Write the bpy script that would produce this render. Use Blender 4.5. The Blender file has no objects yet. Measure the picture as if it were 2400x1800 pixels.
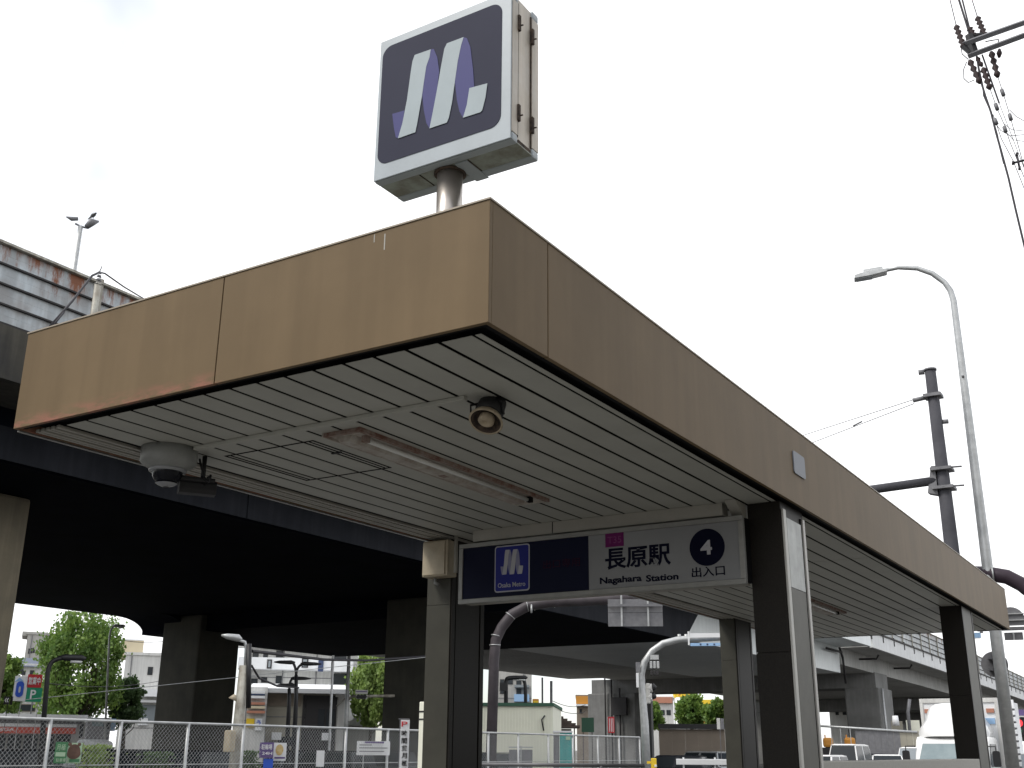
import bpy, bmesh, math, random
from mathutils import Vector, Matrix
random.seed(7)
R=math.radians
sc=bpy.context.scene
col=sc.collection
# ------------------------------------------------------------------ camera
EYE=1.6
F=2553.09; PSI,PITCH,ROLL=2.126702,0.323645,0.0080061
def cam_axes():
    f=Vector((math.cos(PSI)*math.cos(PITCH),math.sin(PSI)*math.cos(PITCH),math.sin(PITCH)))
    r=Vector((math.sin(PSI),-math.cos(PSI),0)); u=r.cross(f)
    return math.cos(ROLL)*r+math.sin(ROLL)*u, -math.sin(ROLL)*r+math.cos(ROLL)*u, f
CR,CU,CF=cam_axes()
cd=bpy.data.cameras.new('camera'); cam=bpy.data.objects.new('camera',cd); col.objects.link(cam)
cam.matrix_world=Matrix(((CR.x,CU.x,-CF.x,0),(CR.y,CU.y,-CF.y,0),(CR.z,CU.z,-CF.z,EYE),(0,0,0,1)))
cd.sensor_width=36; cd.lens=F/2400*36; cd.clip_start=.1; cd.clip_end=6000
sc.camera=cam
# ------------------------------------------------------------------ sky, sun, exposure
SUN_EL,SUN_AZ=50,232           # azimuth of the sun seen from the place, degrees from +X
w=bpy.data.worlds.new('World'); sc.world=w; w.use_nodes=True
nt=w.node_tree; N=nt.nodes; L=nt.links
bg=N['Background']; bg.inputs['Strength'].default_value=.115
sky=N.new('ShaderNodeTexSky'); sky.sky_type='NISHITA'; sky.sun_disc=False
sky.sun_elevation=R(SUN_EL); sky.sun_rotation=R(90-SUN_AZ)
tc=N.new('ShaderNodeTexCoord'); no=N.new('ShaderNodeTexNoise')
no.inputs['Scale'].default_value=1.7; no.inputs['Detail'].default_value=5; no.inputs['Roughness'].default_value=.55
L.new(tc.outputs['Generated'],no.inputs['Vector'])
rp=N.new('ShaderNodeValToRGB'); rp.color_ramp.elements[0].position=.34; rp.color_ramp.elements[0].color=(.10,.10,.10,1)
rp.color_ramp.elements[1].position=.50; rp.color_ramp.elements[1].color=(.99,.99,.99,1)
L.new(no.outputs['Fac'],rp.inputs['Fac'])
mx=N.new('ShaderNodeMix'); mx.data_type='RGBA'
L.new(rp.outputs['Color'],mx.inputs['Factor']); L.new(sky.outputs['Color'],mx.inputs['A'])
mx.inputs['B'].default_value=(9.2,9.25,9.35,1)
L.new(mx.outputs['Result'],bg.inputs['Color'])
sd=bpy.data.lights.new('sun','SUN'); sd.energy=1.5; sd.angle=R(14); sd.color=(1,.96,.9)
so=bpy.data.objects.new('sun',sd); col.objects.link(so)
sv=Vector((math.cos(R(SUN_AZ))*math.cos(R(SUN_EL)),math.sin(R(SUN_AZ))*math.cos(R(SUN_EL)),math.sin(R(SUN_EL))))
so.rotation_euler=sv.to_track_quat('Z','Y').to_euler()
sc.view_settings.view_transform='Standard'; sc.view_settings.look='None'; sc.view_settings.gamma=1
sc.view_settings.use_curve_mapping=False; sc.view_settings.exposure=.5
try: sc.cycles.max_bounces=8; sc.cycles.diffuse_bounces=5
except Exception: pass
# ------------------------------------------------------------------ helpers
def ray(u,v): return CF+CR*((u-1200)/F)-CU*((v-900)/F)
def W(u,v,d):                      # world point at horizontal distance d in the direction of photo pixel (u,v)
    r=ray(u,v); k=d/math.hypot(r.x,r.y); return Vector((r.x*k,r.y*k,EYE+r.z*k))
def G(u,d,v=1700,z=0):             # point at height z under that direction
    p=W(u,v,d); p.z=z; return p
def tag(o,label=None,cat=None,group=None,kind=None):
    if label: o['label']=label
    if cat: o['category']=cat
    if group: o['group']=group
    if kind: o['kind']=kind
    return o
def empty(name,loc=(0,0,0),rz=0,label=None,cat=None,group=None):
    o=bpy.data.objects.new(name,None); col.objects.link(o); o.location=loc; o.rotation_euler=(0,0,rz); o.empty_display_size=.2
    return tag(o,label,cat,group)
def mesh_obj(name,me,parent=None,loc=None):
    o=bpy.data.objects.new(name,me); col.objects.link(o)
    if parent: o.parent=parent
    if loc is not None: o.location=loc
    return o
def copy_tree(o,parent=None):
    c=o.copy(); col.objects.link(c)
    if parent: c.parent=parent
    for ch in list(o.children): copy_tree(ch,c)
    return c
class MB:
    def __init__(s): s.v=[]; s.f=[]; s.sm=[]
    def add(s,vs,fs,smooth=False):
        b=len(s.v); s.v+= [tuple(x) for x in vs]
        for f in fs: s.f.append(tuple(i+b for i in f)); s.sm.append(smooth)
        return s
    def box(s,x0,x1,y0,y1,z0,z1,M=None):
        vs=[Vector(p) for p in ((x0,y0,z0),(x1,y0,z0),(x1,y1,z0),(x0,y1,z0),(x0,y0,z1),(x1,y0,z1),(x1,y1,z1),(x0,y1,z1))]
        if M: vs=[M@p for p in vs]
        return s.add(vs,[(0,3,2,1),(4,5,6,7),(0,1,5,4),(1,2,6,5),(2,3,7,6),(3,0,4,7)])
    def prism(s,pts,axis,a,b):      # closed outline pts (2-D) pushed along axis from a to b
        n=len(pts)
        def q(p,t): return {'x':(t,p[0],p[1]),'y':(p[0],t,p[1]),'z':(p[0],p[1],t)}[axis]
        s.add([q(p,a) for p in pts]+[q(p,b) for p in pts],
              [tuple(range(n))[::-1],tuple(range(n,2*n))]+[(i,(i+1)%n,n+(i+1)%n,n+i) for i in range(n)])
        return s
    def tube(s,pts,r,n=10,cap=True,smooth=True):
        pts=[Vector(p) for p in pts]; m=len(pts); rs=r if isinstance(r,(list,tuple)) else [r]*m
        vs=[]; ref=None
        for i,p in enumerate(pts):
            t=(pts[min(i+1,m-1)]-pts[max(i-1,0)]).normalized()
            if ref is None: ref=Vector((0,0,1)) if abs(t.z)<.9 else Vector((1,0,0))
            a=t.cross(ref).normalized(); b=a.cross(t).normalized(); ref=b
            for k in range(n):
                an=2*math.pi*k/n; vs.append(p+(a*math.cos(an)+b*math.sin(an))*rs[i])
        fs=[(i*n+k,i*n+(k+1)%n,(i+1)*n+(k+1)%n,(i+1)*n+k) for i in range(m-1) for k in range(n)]
        s.add(vs,fs,smooth)
        if cap: 
            b=len(s.v)-m*n; s.f.append(tuple(b+k for k in range(n))[::-1]); s.sm.append(False)
            s.f.append(tuple(b+(m-1)*n+k for k in range(n))); s.sm.append(False)
        return s
    def lathe(s,prof,c=(0,0,0),n=24,M=None,smooth=True):   # prof: (radius,z)
        vs=[];
        for r,z in prof:
            for k in range(n):
                a=2*math.pi*k/n; p=Vector((r*math.cos(a),r*math.sin(a),z)); 
                if M: p=M@p
                vs.append(p+Vector(c))
        m=len(prof)
        return s.add(vs,[(i*n+k,i*n+(k+1)%n,(i+1)*n+(k+1)%n,(i+1)*n+k) for i in range(m-1) for k in range(n)],smooth)
    def build(s,name,mat,parent=None,bev=0,kind=None,loc=None,data_only=False):
        me=bpy.data.meshes.new(name); me.from_pydata([tuple(p) for p in s.v],[],s.f)
        me.polygons.foreach_set('use_smooth',s.sm)
        bm=bmesh.new(); bm.from_mesh(me)
        bmesh.ops.recalc_face_normals(bm,faces=bm.faces)
        if bev: bmesh.ops.bevel(bm,geom=[e for e in bm.edges if len(e.link_faces)==2 and e.calc_face_angle(0)>.5],offset=bev,segments=2,affect='EDGES',profile=.6)
        bm.to_mesh(me); bm.free()
        me.materials.append(mat)
        if data_only: return me
        o=mesh_obj(name,me,parent,loc)
        if kind: o['kind']=kind
        return o
def B(name,mat,parent,*box,bev=0,kind=None): return MB().box(*box).build(name,mat,parent,bev=bev,kind=kind)
def rrect(x0,x1,z0,z1,r,n=6):
    out=[]
    for cx,cz,a in ((x1-r,z0+r,-90),(x1-r,z1-r,0),(x0+r,z1-r,90),(x0+r,z0+r,180)):
        for k in range(n+1):
            t=R(a+90*k/n); out.append((cx+r*math.cos(t),cz+r*math.sin(t)))
    return out
def arc(p0,p1,p2,n=10):            # quadratic curve
    p0,p1,p2=Vector(p0),Vector(p1),Vector(p2)
    return [p0*(1-t)**2+p1*2*t*(1-t)+p2*t*t for t in [i/n for i in range(n+1)]]
def text(body,size,mat,parent,loc,rz=0,name='lettering',bold=0,align='CENTER',sx=1,sy=1,depth=.0015):
    c=bpy.data.curves.new('t','FONT'); c.body=body; c.size=size; c.align_x=align; c.align_y='CENTER'; c.extrude=depth; c.offset=bold*size; c.resolution_u=3
    t=bpy.data.objects.new('t',c); col.objects.link(t)
    dg=bpy.context.evaluated_depsgraph_get(); dg.update()
    me=bpy.data.meshes.new_from_object(t.evaluated_get(dg)); bpy.data.objects.remove(t); bpy.data.curves.remove(c)
    me.transform(Matrix.Rotation(rz,4,'Z')@Matrix.Rotation(R(90),4,'X')@Matrix.Diagonal((sx,sy,1,1)))
    me.name=name; me.materials.clear(); me.materials.append(mat)
    return mesh_obj(name,me,parent,loc)
# ------------------------------------------------------------------ materials
def mat(name,c,rough=.6,metal=0,var=.0,vs=3.,c2=None,bump=0,bs=40.,streak=0,spec=.5,stretch=None,emit=None,world=False):
    m=bpy.data.materials.new(name); m.use_nodes=True; n=m.node_tree.nodes; l=m.node_tree.links; p=n['Principled BSDF']
    p.inputs['Base Color'].default_value=(*c,1); p.inputs['Roughness'].default_value=rough; p.inputs['Metallic'].default_value=metal
    p.inputs['Specular IOR Level'].default_value=spec
    if emit: p.inputs['Emission Color'].default_value=(*c,1); p.inputs['Emission Strength'].default_value=emit
    if var or c2 or streak or bump:
        t=n.new('ShaderNodeNewGeometry') if world else n.new('ShaderNodeTexCoord'); OC=t.outputs['Position' if world else 'Object']
        mp=n.new('ShaderNodeMapping'); l.new(OC,mp.inputs['Vector'])
        if stretch: mp.inputs['Scale'].default_value=stretch
    if var or c2:
        c2=c2 or tuple(max(0,x*(1-var)) for x in c)
        no=n.new('ShaderNodeTexNoise'); no.inputs['Scale'].default_value=vs; no.inputs['Detail'].default_value=6; no.inputs['Roughness'].default_value=.62
        l.new(mp.outputs['Vector'],no.inputs['Vector'])
        r=n.new('ShaderNodeValToRGB'); r.color_ramp.elements[0].position=.38; r.color_ramp.elements[1].position=.62
        r.color_ramp.elements[0].color=(*c,1); r.color_ramp.elements[1].color=(*c2,1); l.new(no.outputs['Fac'],r.inputs['Fac'])
        out=r.outputs['Color']
        if streak:
            mp2=n.new('ShaderNodeMapping'); mp2.inputs['Scale'].default_value=(5,5,.35); l.new(OC,mp2.inputs['Vector'])
            n2=n.new('ShaderNodeTexNoise'); n2.inputs['Scale'].default_value=1; n2.inputs['Detail'].default_value=5; l.new(mp2.outputs['Vector'],n2.inputs['Vector'])
            r2=n.new('ShaderNodeValToRGB'); r2.color_ramp.elements[0].position=.42; r2.color_ramp.elements[0].color=(1-streak,)*3+(1,)
            r2.color_ramp.elements[1].position=.6; l.new(n2.outputs['Fac'],r2.inputs['Fac'])
            mm=n.new('ShaderNodeMix'); mm.data_type='RGBA'; mm.blend_type='MULTIPLY'; mm.inputs['Factor'].default_value=1
            l.new(out,mm.inputs['A']); l.new(r2.outputs['Color'],mm.inputs['B']); out=mm.outputs['Result']
        l.new(out,p.inputs['Base Color'])
    if bump:
        nb=n.new('ShaderNodeTexNoise'); nb.inputs['Scale'].default_value=bs; nb.inputs['Detail'].default_value=4; l.new(mp.outputs['Vector'],nb.inputs['Vector'])
        bp=n.new('ShaderNodeBump'); bp.inputs['Strength'].default_value=bump; bp.inputs['Distance'].default_value=.02
        l.new(nb.outputs['Fac'],bp.inputs['Height']); l.new(bp.outputs['Normal'],p.inputs['Normal'])
    return m
def fascia_mat():
    m=mat('fascia_paint',(.200,.144,.084),.5,0,var=.10,vs=1.1,streak=.09,spec=.10,bump=.05,bs=7)
    n=m.node_tree.nodes; l=m.node_tree.links; p=n['Principled BSDF']; base=p.inputs['Base Color'].links[0].from_socket
    t=n.new('ShaderNodeTexCoord'); sx=n.new('ShaderNodeSeparateXYZ'); l.new(t.outputs['Object'],sx.inputs[0])
    # red scuffs scraped along the lower edge near the left end (object space: x<-1.4, z just over the bottom lip)
    def ramp(sock,a,b,lo,hi):
        mr=n.new('ShaderNodeMapRange'); mr.clamp=True; l.new(sock,mr.inputs[0]); mr.inputs[1].default_value=a; mr.inputs[2].default_value=b
        mr.inputs[3].default_value=lo; mr.inputs[4].default_value=hi; return mr.outputs[0]
    def mul(a,b):
        k=n.new('ShaderNodeMath'); k.operation='MULTIPLY'; l.new(a,k.inputs[0]); l.new(b,k.inputs[1]); return k.outputs[0]
    mp=n.new('ShaderNodeMapping'); mp.inputs['Scale'].default_value=(2.3,2.3,10); l.new(t.outputs['Object'],mp.inputs['Vector'])
    no=n.new('ShaderNodeTexNoise'); no.inputs['Scale'].default_value=1.4; no.inputs['Detail'].default_value=7; no.inputs['Roughness'].default_value=.7; l.new(mp.outputs[0],no.inputs['Vector'])
    k=mul(mul(ramp(sx.outputs['Z'],3.70,3.80,1,0),ramp(sx.outputs['X'],-1.9,-2.1,0,1)),ramp(no.outputs['Fac'],.44,.58,0,1))
    mx=n.new('ShaderNodeMix'); mx.data_type='RGBA'; l.new(k,mx.inputs['Factor']); l.new(base,mx.inputs['A']); mx.inputs['B'].default_value=(.33,.15,.11,1)
    l.new(mx.outputs['Result'],p.inputs['Base Color'])
    return m
M={}
M['fascia']=fascia_mat()
M['fascia_edge']=mat('fascia_edge',(0.357,0.306,0.238),.4)
M['dark_trim_shade']=mat('dark_trim_shade',(.008,.008,.009),.7,spec=.1)  # near black for real trim and for shade coloured into recesses
M['soffit']=mat('soffit_paint',(0.48,0.48,0.436),.5,0,world=True,var=.08,vs=2.2,bump=.04,bs=25)
M['moulding']=mat('moulding_paint',(0.4,0.384,0.344),.5,var=.1)
M['granite']=mat('dark_granite',(0.0176,0.0152,0.0136),.42,0,vs=90,c2=(0.024,0.0216,0.0184),spec=.12)
M['stone_panel']=mat('olive_stone',(0.06,0.0584,0.0464),.5,0,vs=3,c2=(0.0496,0.048,0.0384),spec=.25)
M['steel']=mat('brushed_steel',(.42,.41,.39),.3,.85,var=.15,vs=6,stretch=(1,1,.2))
M['steel_bright']=mat('bright_steel',(.50,.49,.46),.45,.2)
M['panel_pale']=mat('pale_panel',(0.425,0.442,0.425),.35,.3,var=.3,vs=5,streak=.25)
M['panel_dull']=mat('dull_panel',(.125,.122,.105),.5,.1,var=.15,vs=5,spec=.3)
M['rust_frame']=mat('rusty_frame',(.17,.08,.055),.75,0,c2=(.30,.24,.21),vs=14,bump=.2)
M['lamp_white']=mat('lamp_reflector',(0.51,0.4845,0.442),.5,0,c2=(0.357,0.2975,0.255),vs=9)
M['tube']=mat('lamp_tube_glass',(.75,.76,.74),.25)
M['dome_body']=mat('dome_housing',(0.288,0.296,0.288),.45,0,var=.15,vs=8)
M['glass_dark']=mat('dark_glass',(.008,.009,.014),.2,spec=.25)
M['clear_ring']=mat('clear_ring',(.30,.31,.33),.15)
M['black']=mat('black_plastic',(.012,.012,.014),.5)
M['cream_plastic']=mat('cream_plastic',(0.465,0.3975,0.285),.5,0,var=.15,vs=8)
M['beige_horn']=mat('beige_horn',(.46,.38,.27),.5,0,var=.25,vs=20)
M['sign_frame']=mat('sign_frame',(.30,.30,.285),.45,.2,var=.15,vs=8)
M['sign_navy']=mat('sign_navy',(.004,.006,.025),.5,spec=.12)
M['sign_navy2']=mat('sign_blue_plate',(.015,.02,.2),.4,spec=.2)
M['sign_white']=mat('sign_white_face',(.27,.275,.285),.4,0,var=.1,vs=2,spec=.25)
M['letter_dark']=mat('letter_dark',(.005,.006,.02),.6,spec=.05)
M['letter_white']=mat('letter_white',(.75,.75,.75),.4)
M['letter_grey']=mat('letter_grey',(0.416,0.416,0.448),.4)
M['magenta']=mat('magenta_plate',(.15,.015,.11),.5,spec=.1)
M['magenta2']=mat('magenta_letters',(.24,.06,.19),.5,spec=.1)
M['led_red']=mat('faded_red_letters',(.035,.010,.026),.6,spec=.05)
M['box_frame']=mat('sign_box_frame',(0.4,0.448,0.48),.4,.0,var=.1,vs=3)
M['box_face']=mat('sign_box_face',(.046,.048,.074),.6,0,var=.06,vs=2,spec=.08)
M['box_side']=mat('sign_box_side',(0.782,0.7268,0.6532),.5,0,c2=(0.6992,0.6256,0.5244),vs=4,streak=.28)
M['box_under']=mat('sign_box_under',(.36,.40,.36),.6,0,c2=(.22,.22,.18),vs=7,bump=.1)
M['grime']=mat('grime',(.03,.022,.02),.9,c2=(.10,.07,.05),vs=30)
M['m_white']=mat('emblem_white',(.40,.46,.485),.5,0,var=.06,vs=4,spec=.2)
M['m_white2']=mat('emblem_ghost',(.50,.56,.59),.35)
M['m_violet']=mat('emblem_violet',(.085,.085,.215),.5,spec=.1)
M['pole_beige']=mat('satin_steel_pole',(.50,.46,.42),.35,.75,var=.15,vs=4)
M['plate']=mat('grey_plate',(.20,.215,.25),.5,.1)
M['wall_stone']=mat('pale_granite',(0.376,0.36,0.32),.5,0,c2=(0.32,0.308,0.272),vs=30)
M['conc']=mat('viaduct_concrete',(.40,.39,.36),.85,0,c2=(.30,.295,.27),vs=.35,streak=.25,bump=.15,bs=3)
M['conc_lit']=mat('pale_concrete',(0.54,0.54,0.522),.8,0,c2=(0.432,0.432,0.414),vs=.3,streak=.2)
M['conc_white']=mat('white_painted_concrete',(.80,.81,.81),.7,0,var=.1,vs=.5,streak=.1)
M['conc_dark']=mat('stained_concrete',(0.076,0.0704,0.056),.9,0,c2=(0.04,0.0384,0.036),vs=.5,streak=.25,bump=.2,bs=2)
M['steel_dark']=mat('shade_black_steel',(.006,.007,.012),.9,0,c2=(.004,.005,.008),vs=.6,spec=.04)  # near black puts the shade under the near span into the colour
M['steel_web']=mat('shaded_grey_web',(.028,.030,.037),.7,0,c2=(.020,.022,.028),vs=.5,streak=.15,spec=.08)  # web grey, darkened in colour for the shade under the deck
M['steel_white']=mat('white_painted_steel',(.78,.82,.82),.45,0,var=.07,vs=.4,streak=.07)
M['pier_olive']=mat('olive_pier_concrete',(0.2475,0.2137,0.15),.9,0,c2=(0.18,0.1575,0.1162),vs=.7,streak=.15,bump=.2,bs=3)
M['pier_dark']=mat('dark_pier_concrete',(0.065,0.0624,0.04875),.9,0,c2=(0.0455,0.0442,0.03575),vs=.7,streak=.08,bump=.2,bs=3)
M['pier_grey']=mat('grey_pier_concrete',(.26,.26,.255),.9,0,c2=(.19,.19,.185),vs=.4,streak=.1)
M['noise']=mat('noise_panel',(0.494,0.5415,0.57),.45,.1,world=True,c2=(0.361,0.361,0.361),vs=1.2,streak=.22)
M['rust']=mat('rust_stain',(.16,.045,.018),.9,c2=(.30,.12,.04),vs=4)
M['post']=mat('weathered_post',(.50,.49,.43),.6,.2,c2=(.34,.31,.26),vs=5,streak=.3)
M['rail_dark']=mat('dark_rail',(.025,.023,.024),.7)
M['galv']=mat('galvanised_steel',(.52,.53,.53),.45,.5,c2=(.42,.43,.43),vs=6)
M['galv_d']=mat('dull_galvanised',(.20,.20,.21),.6,.2,c2=(.16,.16,.17),vs=6)
M['gantry']=mat('brown_painted_pipe',(.075,.065,.072),.5,0,var=.25,vs=3,spec=.25)
M['gantry2']=mat('purple_brown_pipe',(.05,.036,.048),.5,0,var=.2,vs=3,spec=.2)
M['pole_conc']=mat('utility_pole_concrete',(.075,.075,.085),.7,0,c2=(.055,.055,.063),vs=2,spec=.2)
M['wire']=mat('wire_black',(.03,.028,.035),.6)
M['insul']=mat('brown_insulator',(.05,.035,.035),.5,spec=.2)
M['asphalt']=mat('asphalt',(0.054,0.054,0.0558),.9,0,c2=(0.0405,0.0405,0.0423),vs=2,bump=.2,bs=60)
M['ground']=mat('ground_gravel',(.13,.125,.115),.95,0,c2=(.10,.095,.085),vs=.4)
M['paving']=mat('paving',(0.1445,0.1403,0.1275),.85,0,c2=(0.1105,0.1062,0.09775),vs=1.5)
M['mark']=mat('road_paint',(.78,.78,.76),.7)
M['white']=mat('white_paint',(.80,.81,.82),.5,0,var=.06,vs=1)
M['off']=mat('offwhite_wall',(.66,.655,.63),.8,0,var=.1,vs=.4,streak=.12)
M['grey_wall']=mat('grey_wall',(.45,.44,.41),.8,0,var=.1,vs=.4,streak=.1)
M['beige']=mat('beige_wall',(.62,.54,.38),.8,0,var=.08,vs=.4)
M['brown_wall']=mat('brown_wall',(.24,.20,.16),.8,0,var=.15,vs=.6)
M['terra']=mat('terracotta_panel',(.45,.20,.13),.7,0,var=.1,vs=2)
M['tan_wall']=mat('tan_wall',(.34,.32,.26),.8,0,var=.1,vs=.5)
M['blue_dark']=mat('dark_blue_panel',(.03,.05,.12),.5)
M['blue']=mat('blue_print',(.03,.10,.55),.5)
M['blue_lt']=mat('light_blue_print',(.30,.48,.72),.5)
M['green']=mat('green_print',(.02,.30,.16),.5)
M['green_dk']=mat('dark_green_paint',(.03,.10,.06),.6)
M['red']=mat('red_print',(.55,.03,.04),.5)
M['red_band']=mat('red_shop_band',(.50,.06,.03),.5)
M['orange']=mat('orange_paint',(.55,.24,.03),.6)
M['yellow']=mat('yellow_print',(.80,.55,.03),.5)
M['purple']=mat('purple_print',(.12,.08,.22),.5)
M['cream']=mat('cream_metal',(.84,.84,.71),.6,0,var=.05,vs=2)
M['teal']=mat('teal_plastic',(.03,.36,.34),.45,0,var=.2,vs=3)
M['roof_brown']=mat('brown_tiles',(.10,.075,.065),.8,0,var=.3,vs=6)
M['roof_slate']=mat('slate_blue_roof',(.10,.12,.17),.7)
M['window']=mat('window_glass',(.03,.035,.04),.2,spec=.4)
M['window_lt']=mat('pale_window',(.25,.28,.30),.15,spec=.8)
M['car_white']=mat('white_car_paint',(.80,.80,.79),.2)
M['car_silver']=mat('silver_car_paint',(.45,.46,.46),.25,.5)
M['car_black']=mat('dark_car_paint',(.02,.022,.028),.15)
M['car_grey']=mat('grey_car_paint',(.12,.125,.13),.25,.3)
M['windscreen']=mat('windscreen',(.018,.023,.027),.2,spec=.18)
M['windscreen_pale']=mat('truck_windscreen',(.16,.22,.235),.1,0,c2=(.23,.29,.30),vs=1.5,spec=.9)
M['tyre']=mat('tyre',(.02,.02,.02),.9)
M['bark']=mat('bark',(.09,.07,.05),.9,0,var=.4,vs=8)
M['leaf']=mat('fresh_leaves',(0.2295,0.34,0.07225),.6,0,c2=(0.102,0.1955,0.0425),vs=1.1)
M['leaf_dk']=mat('dark_leaves',(0.102,0.17,0.0595),.6,0,c2=(0.051,0.0935,0.03825),vs=.9)
M['leaf_y']=mat('yellow_green_leaves',(0.306,0.414,0.108),.6,0,c2=(0.18,0.27,0.072),vs=.9)
M['red_lit']=mat('lit_red_lamp',(1,.03,.04),.4,emit=1.2)
M['paper']=mat('paper_white',(.72,.73,.74),.6,0,var=.08,vs=4)
M['poster_tan']=mat('poster_tan_print',(.48,.30,.08),.6,c2=(.60,.48,.25),vs=12)
M['poster_brown']=mat('poster_brown_print',(.17,.095,.07),.6,0,var=.3,vs=9)
M['green_print']=mat('green_sign_print',(.07,.22,.10),.6)
M['pale_green']=mat('pale_green_print',(.42,.58,.40),.6)
M['tarp']=mat('dark_tarp',(.05,.055,.06),.8,0,c2=(.03,.033,.037),vs=3)
# leaves let some light through
for k in ('leaf','leaf_dk','leaf_y'):
    n=M[k].node_tree.nodes; l=M[k].node_tree.links; p=n['Principled BSDF']; s=p.inputs['Base Color'].links[0].from_socket
    tr=n.new('ShaderNodeBsdfTranslucent'); l.new(s,tr.inputs['Color']); ms=n.new('ShaderNodeMixShader'); ms.inputs[0].default_value=.35
    l.new(p.outputs[0],ms.inputs[1]); l.new(tr.outputs[0],ms.inputs[2]); l.new(ms.outputs[0],n['Material Output'].inputs['Surface'])
#PART2
def rust_on(m,z0,z1,sc_,lo,hi):     # rust runs hanging from the top rail of the barrier
    n=m.node_tree.nodes; l=m.node_tree.links; p=n['Principled BSDF']; base=p.inputs['Base Color'].links[0].from_socket
    g=n.new('ShaderNodeNewGeometry'); sx=n.new('ShaderNodeSeparateXYZ'); l.new(g.outputs['Position'],sx.inputs[0])
    mp=n.new('ShaderNodeMapping'); mp.inputs['Scale'].default_value=(1,sc_,.3); l.new(g.outputs['Position'],mp.inputs['Vector'])
    no=n.new('ShaderNodeTexNoise'); no.inputs['Scale'].default_value=1; no.inputs['Detail'].default_value=8; no.inputs['Roughness'].default_value=.75; l.new(mp.outputs[0],no.inputs['Vector'])
    a=n.new('ShaderNodeMapRange'); l.new(sx.outputs['Z'],a.inputs[0]); a.inputs[1].default_value=z0; a.inputs[2].default_value=z1; a.inputs[3].default_value=0; a.inputs[4].default_value=.22
    ad=n.new('ShaderNodeMath'); ad.operation='ADD'; l.new(no.outputs['Fac'],ad.inputs[0]); l.new(a.outputs[0],ad.inputs[1])
    b=n.new('ShaderNodeMapRange'); l.new(ad.outputs[0],b.inputs[0]); b.inputs[1].default_value=lo; b.inputs[2].default_value=hi
    mx=n.new('ShaderNodeMix'); mx.data_type='RGBA'; l.new(b.outputs[0],mx.inputs['Factor']); l.new(base,mx.inputs['A']); mx.inputs['B'].default_value=(.20,.065,.022,1)
    l.new(mx.outputs['Result'],p.inputs['Base Color'])
rust_on(M['noise'],12.4,13.7,1.3,.64,.74)
# ------------------------------------------------------------------ the setting: ground
def sheet(name,x0,x1,y0,y1,z,m):
    return tag(MB().add([(x0,y0,z),(x1,y0,z),(x1,y1,z),(x0,y1,z)],[(0,1,2,3)]).build(name,m),kind='structure')
sheet('ground',-2500,2500,-2500,2500,-.13,M['ground'])
sheet('road',-16.3,-7.4,-200,26,-.122,M['asphalt']); sheet('road',-16.3,-1.2,26.01,600,-.122,M['asphalt'])
sheet('side_road',-300,-16.31,64,90,-.122,M['asphalt']); sheet('side_road',-1.19,200,64,90,-.122,M['asphalt'])
tag(MB().box(-7.2,14,-60,26,-.12,0).build('pavement',M['paving']),kind='structure'); tag(MB().box(-1,14,26.01,63,-.12,0).build('pavement',M['paving']),kind='structure')
tag(MB().box(-26,-16.5,-60,62,-.12,0).build('far_pavement',M['paving']),kind='structure')
tag(MB().box(-7.38,-7.205,-60,26,-.12,.03).build('kerb',M['wall_stone'],bev=.01),kind='structure')
mk=MB()
for k in range(-12,60): mk.box(-11.9,-11.75,k*10,k*10+5,-.119,-.117)
mk.box(-16,-15.85,-120,60,-.119,-.117); 
for k in range(14): mk.box(-15.5+k,-15.0+k,56,61,-.119,-.117)
tag(mk.build('road_markings',M['mark']),kind='structure')
# ------------------------------------------------------------------ viaduct (runs along +Y, left of the camera)
def dz(y): return -.012*max(0,y-108)
def slab(mb,x0,x1,y0,y1,z0,z1):
    a,b=dz(y0),dz(y1)
    mb.add([(x0,y0,z0+a),(x1,y0,z0+a),(x1,y1,z0+b),(x0,y1,z0+b),(x0,y0,z1+a),(x1,y0,z1+a),(x1,y1,z1+b),(x0,y1,z1+b)],
           [(0,3,2,1),(4,5,6,7),(0,1,5,4),(1,2,6,5),(2,3,7,6),(3,0,4,7)])
near=empty('viaduct',(0,0,0),0,'dark stained near span of the elevated road, underside coloured shade black, with rusty noise barrier behind the canopy','elevated road','spans of the elevated expressway')
mid=empty('viaduct',(0,0,0),0,'white steel girder span of the elevated road over the crossing','elevated road','spans of the elevated expressway')
far=empty('viaduct',(0,0,0),0,'pale concrete far span of the elevated road running away to the right','elevated road','spans of the elevated expressway')
# near span
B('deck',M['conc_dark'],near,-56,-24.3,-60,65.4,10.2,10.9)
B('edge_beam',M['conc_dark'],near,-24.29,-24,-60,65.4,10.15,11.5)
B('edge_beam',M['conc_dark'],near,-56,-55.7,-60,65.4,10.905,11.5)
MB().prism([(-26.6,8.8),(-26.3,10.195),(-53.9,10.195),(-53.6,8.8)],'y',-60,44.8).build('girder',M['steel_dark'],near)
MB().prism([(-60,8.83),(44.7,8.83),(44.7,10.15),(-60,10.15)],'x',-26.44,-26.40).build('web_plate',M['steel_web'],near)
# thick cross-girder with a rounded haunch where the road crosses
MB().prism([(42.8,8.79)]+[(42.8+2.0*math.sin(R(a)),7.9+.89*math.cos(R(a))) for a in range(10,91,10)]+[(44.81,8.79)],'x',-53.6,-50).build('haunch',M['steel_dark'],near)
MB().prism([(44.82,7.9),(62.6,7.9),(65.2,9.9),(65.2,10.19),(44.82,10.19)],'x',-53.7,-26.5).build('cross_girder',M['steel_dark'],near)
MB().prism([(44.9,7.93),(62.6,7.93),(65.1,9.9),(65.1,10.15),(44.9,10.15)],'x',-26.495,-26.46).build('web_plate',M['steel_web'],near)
for k in (3,):  B('stiffener',M['steel_web'],near,-26.45,-26.36,6+k*6.6,6.06+k*6.6,(8.84 if k<6 else 8.1),10.14)
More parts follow.
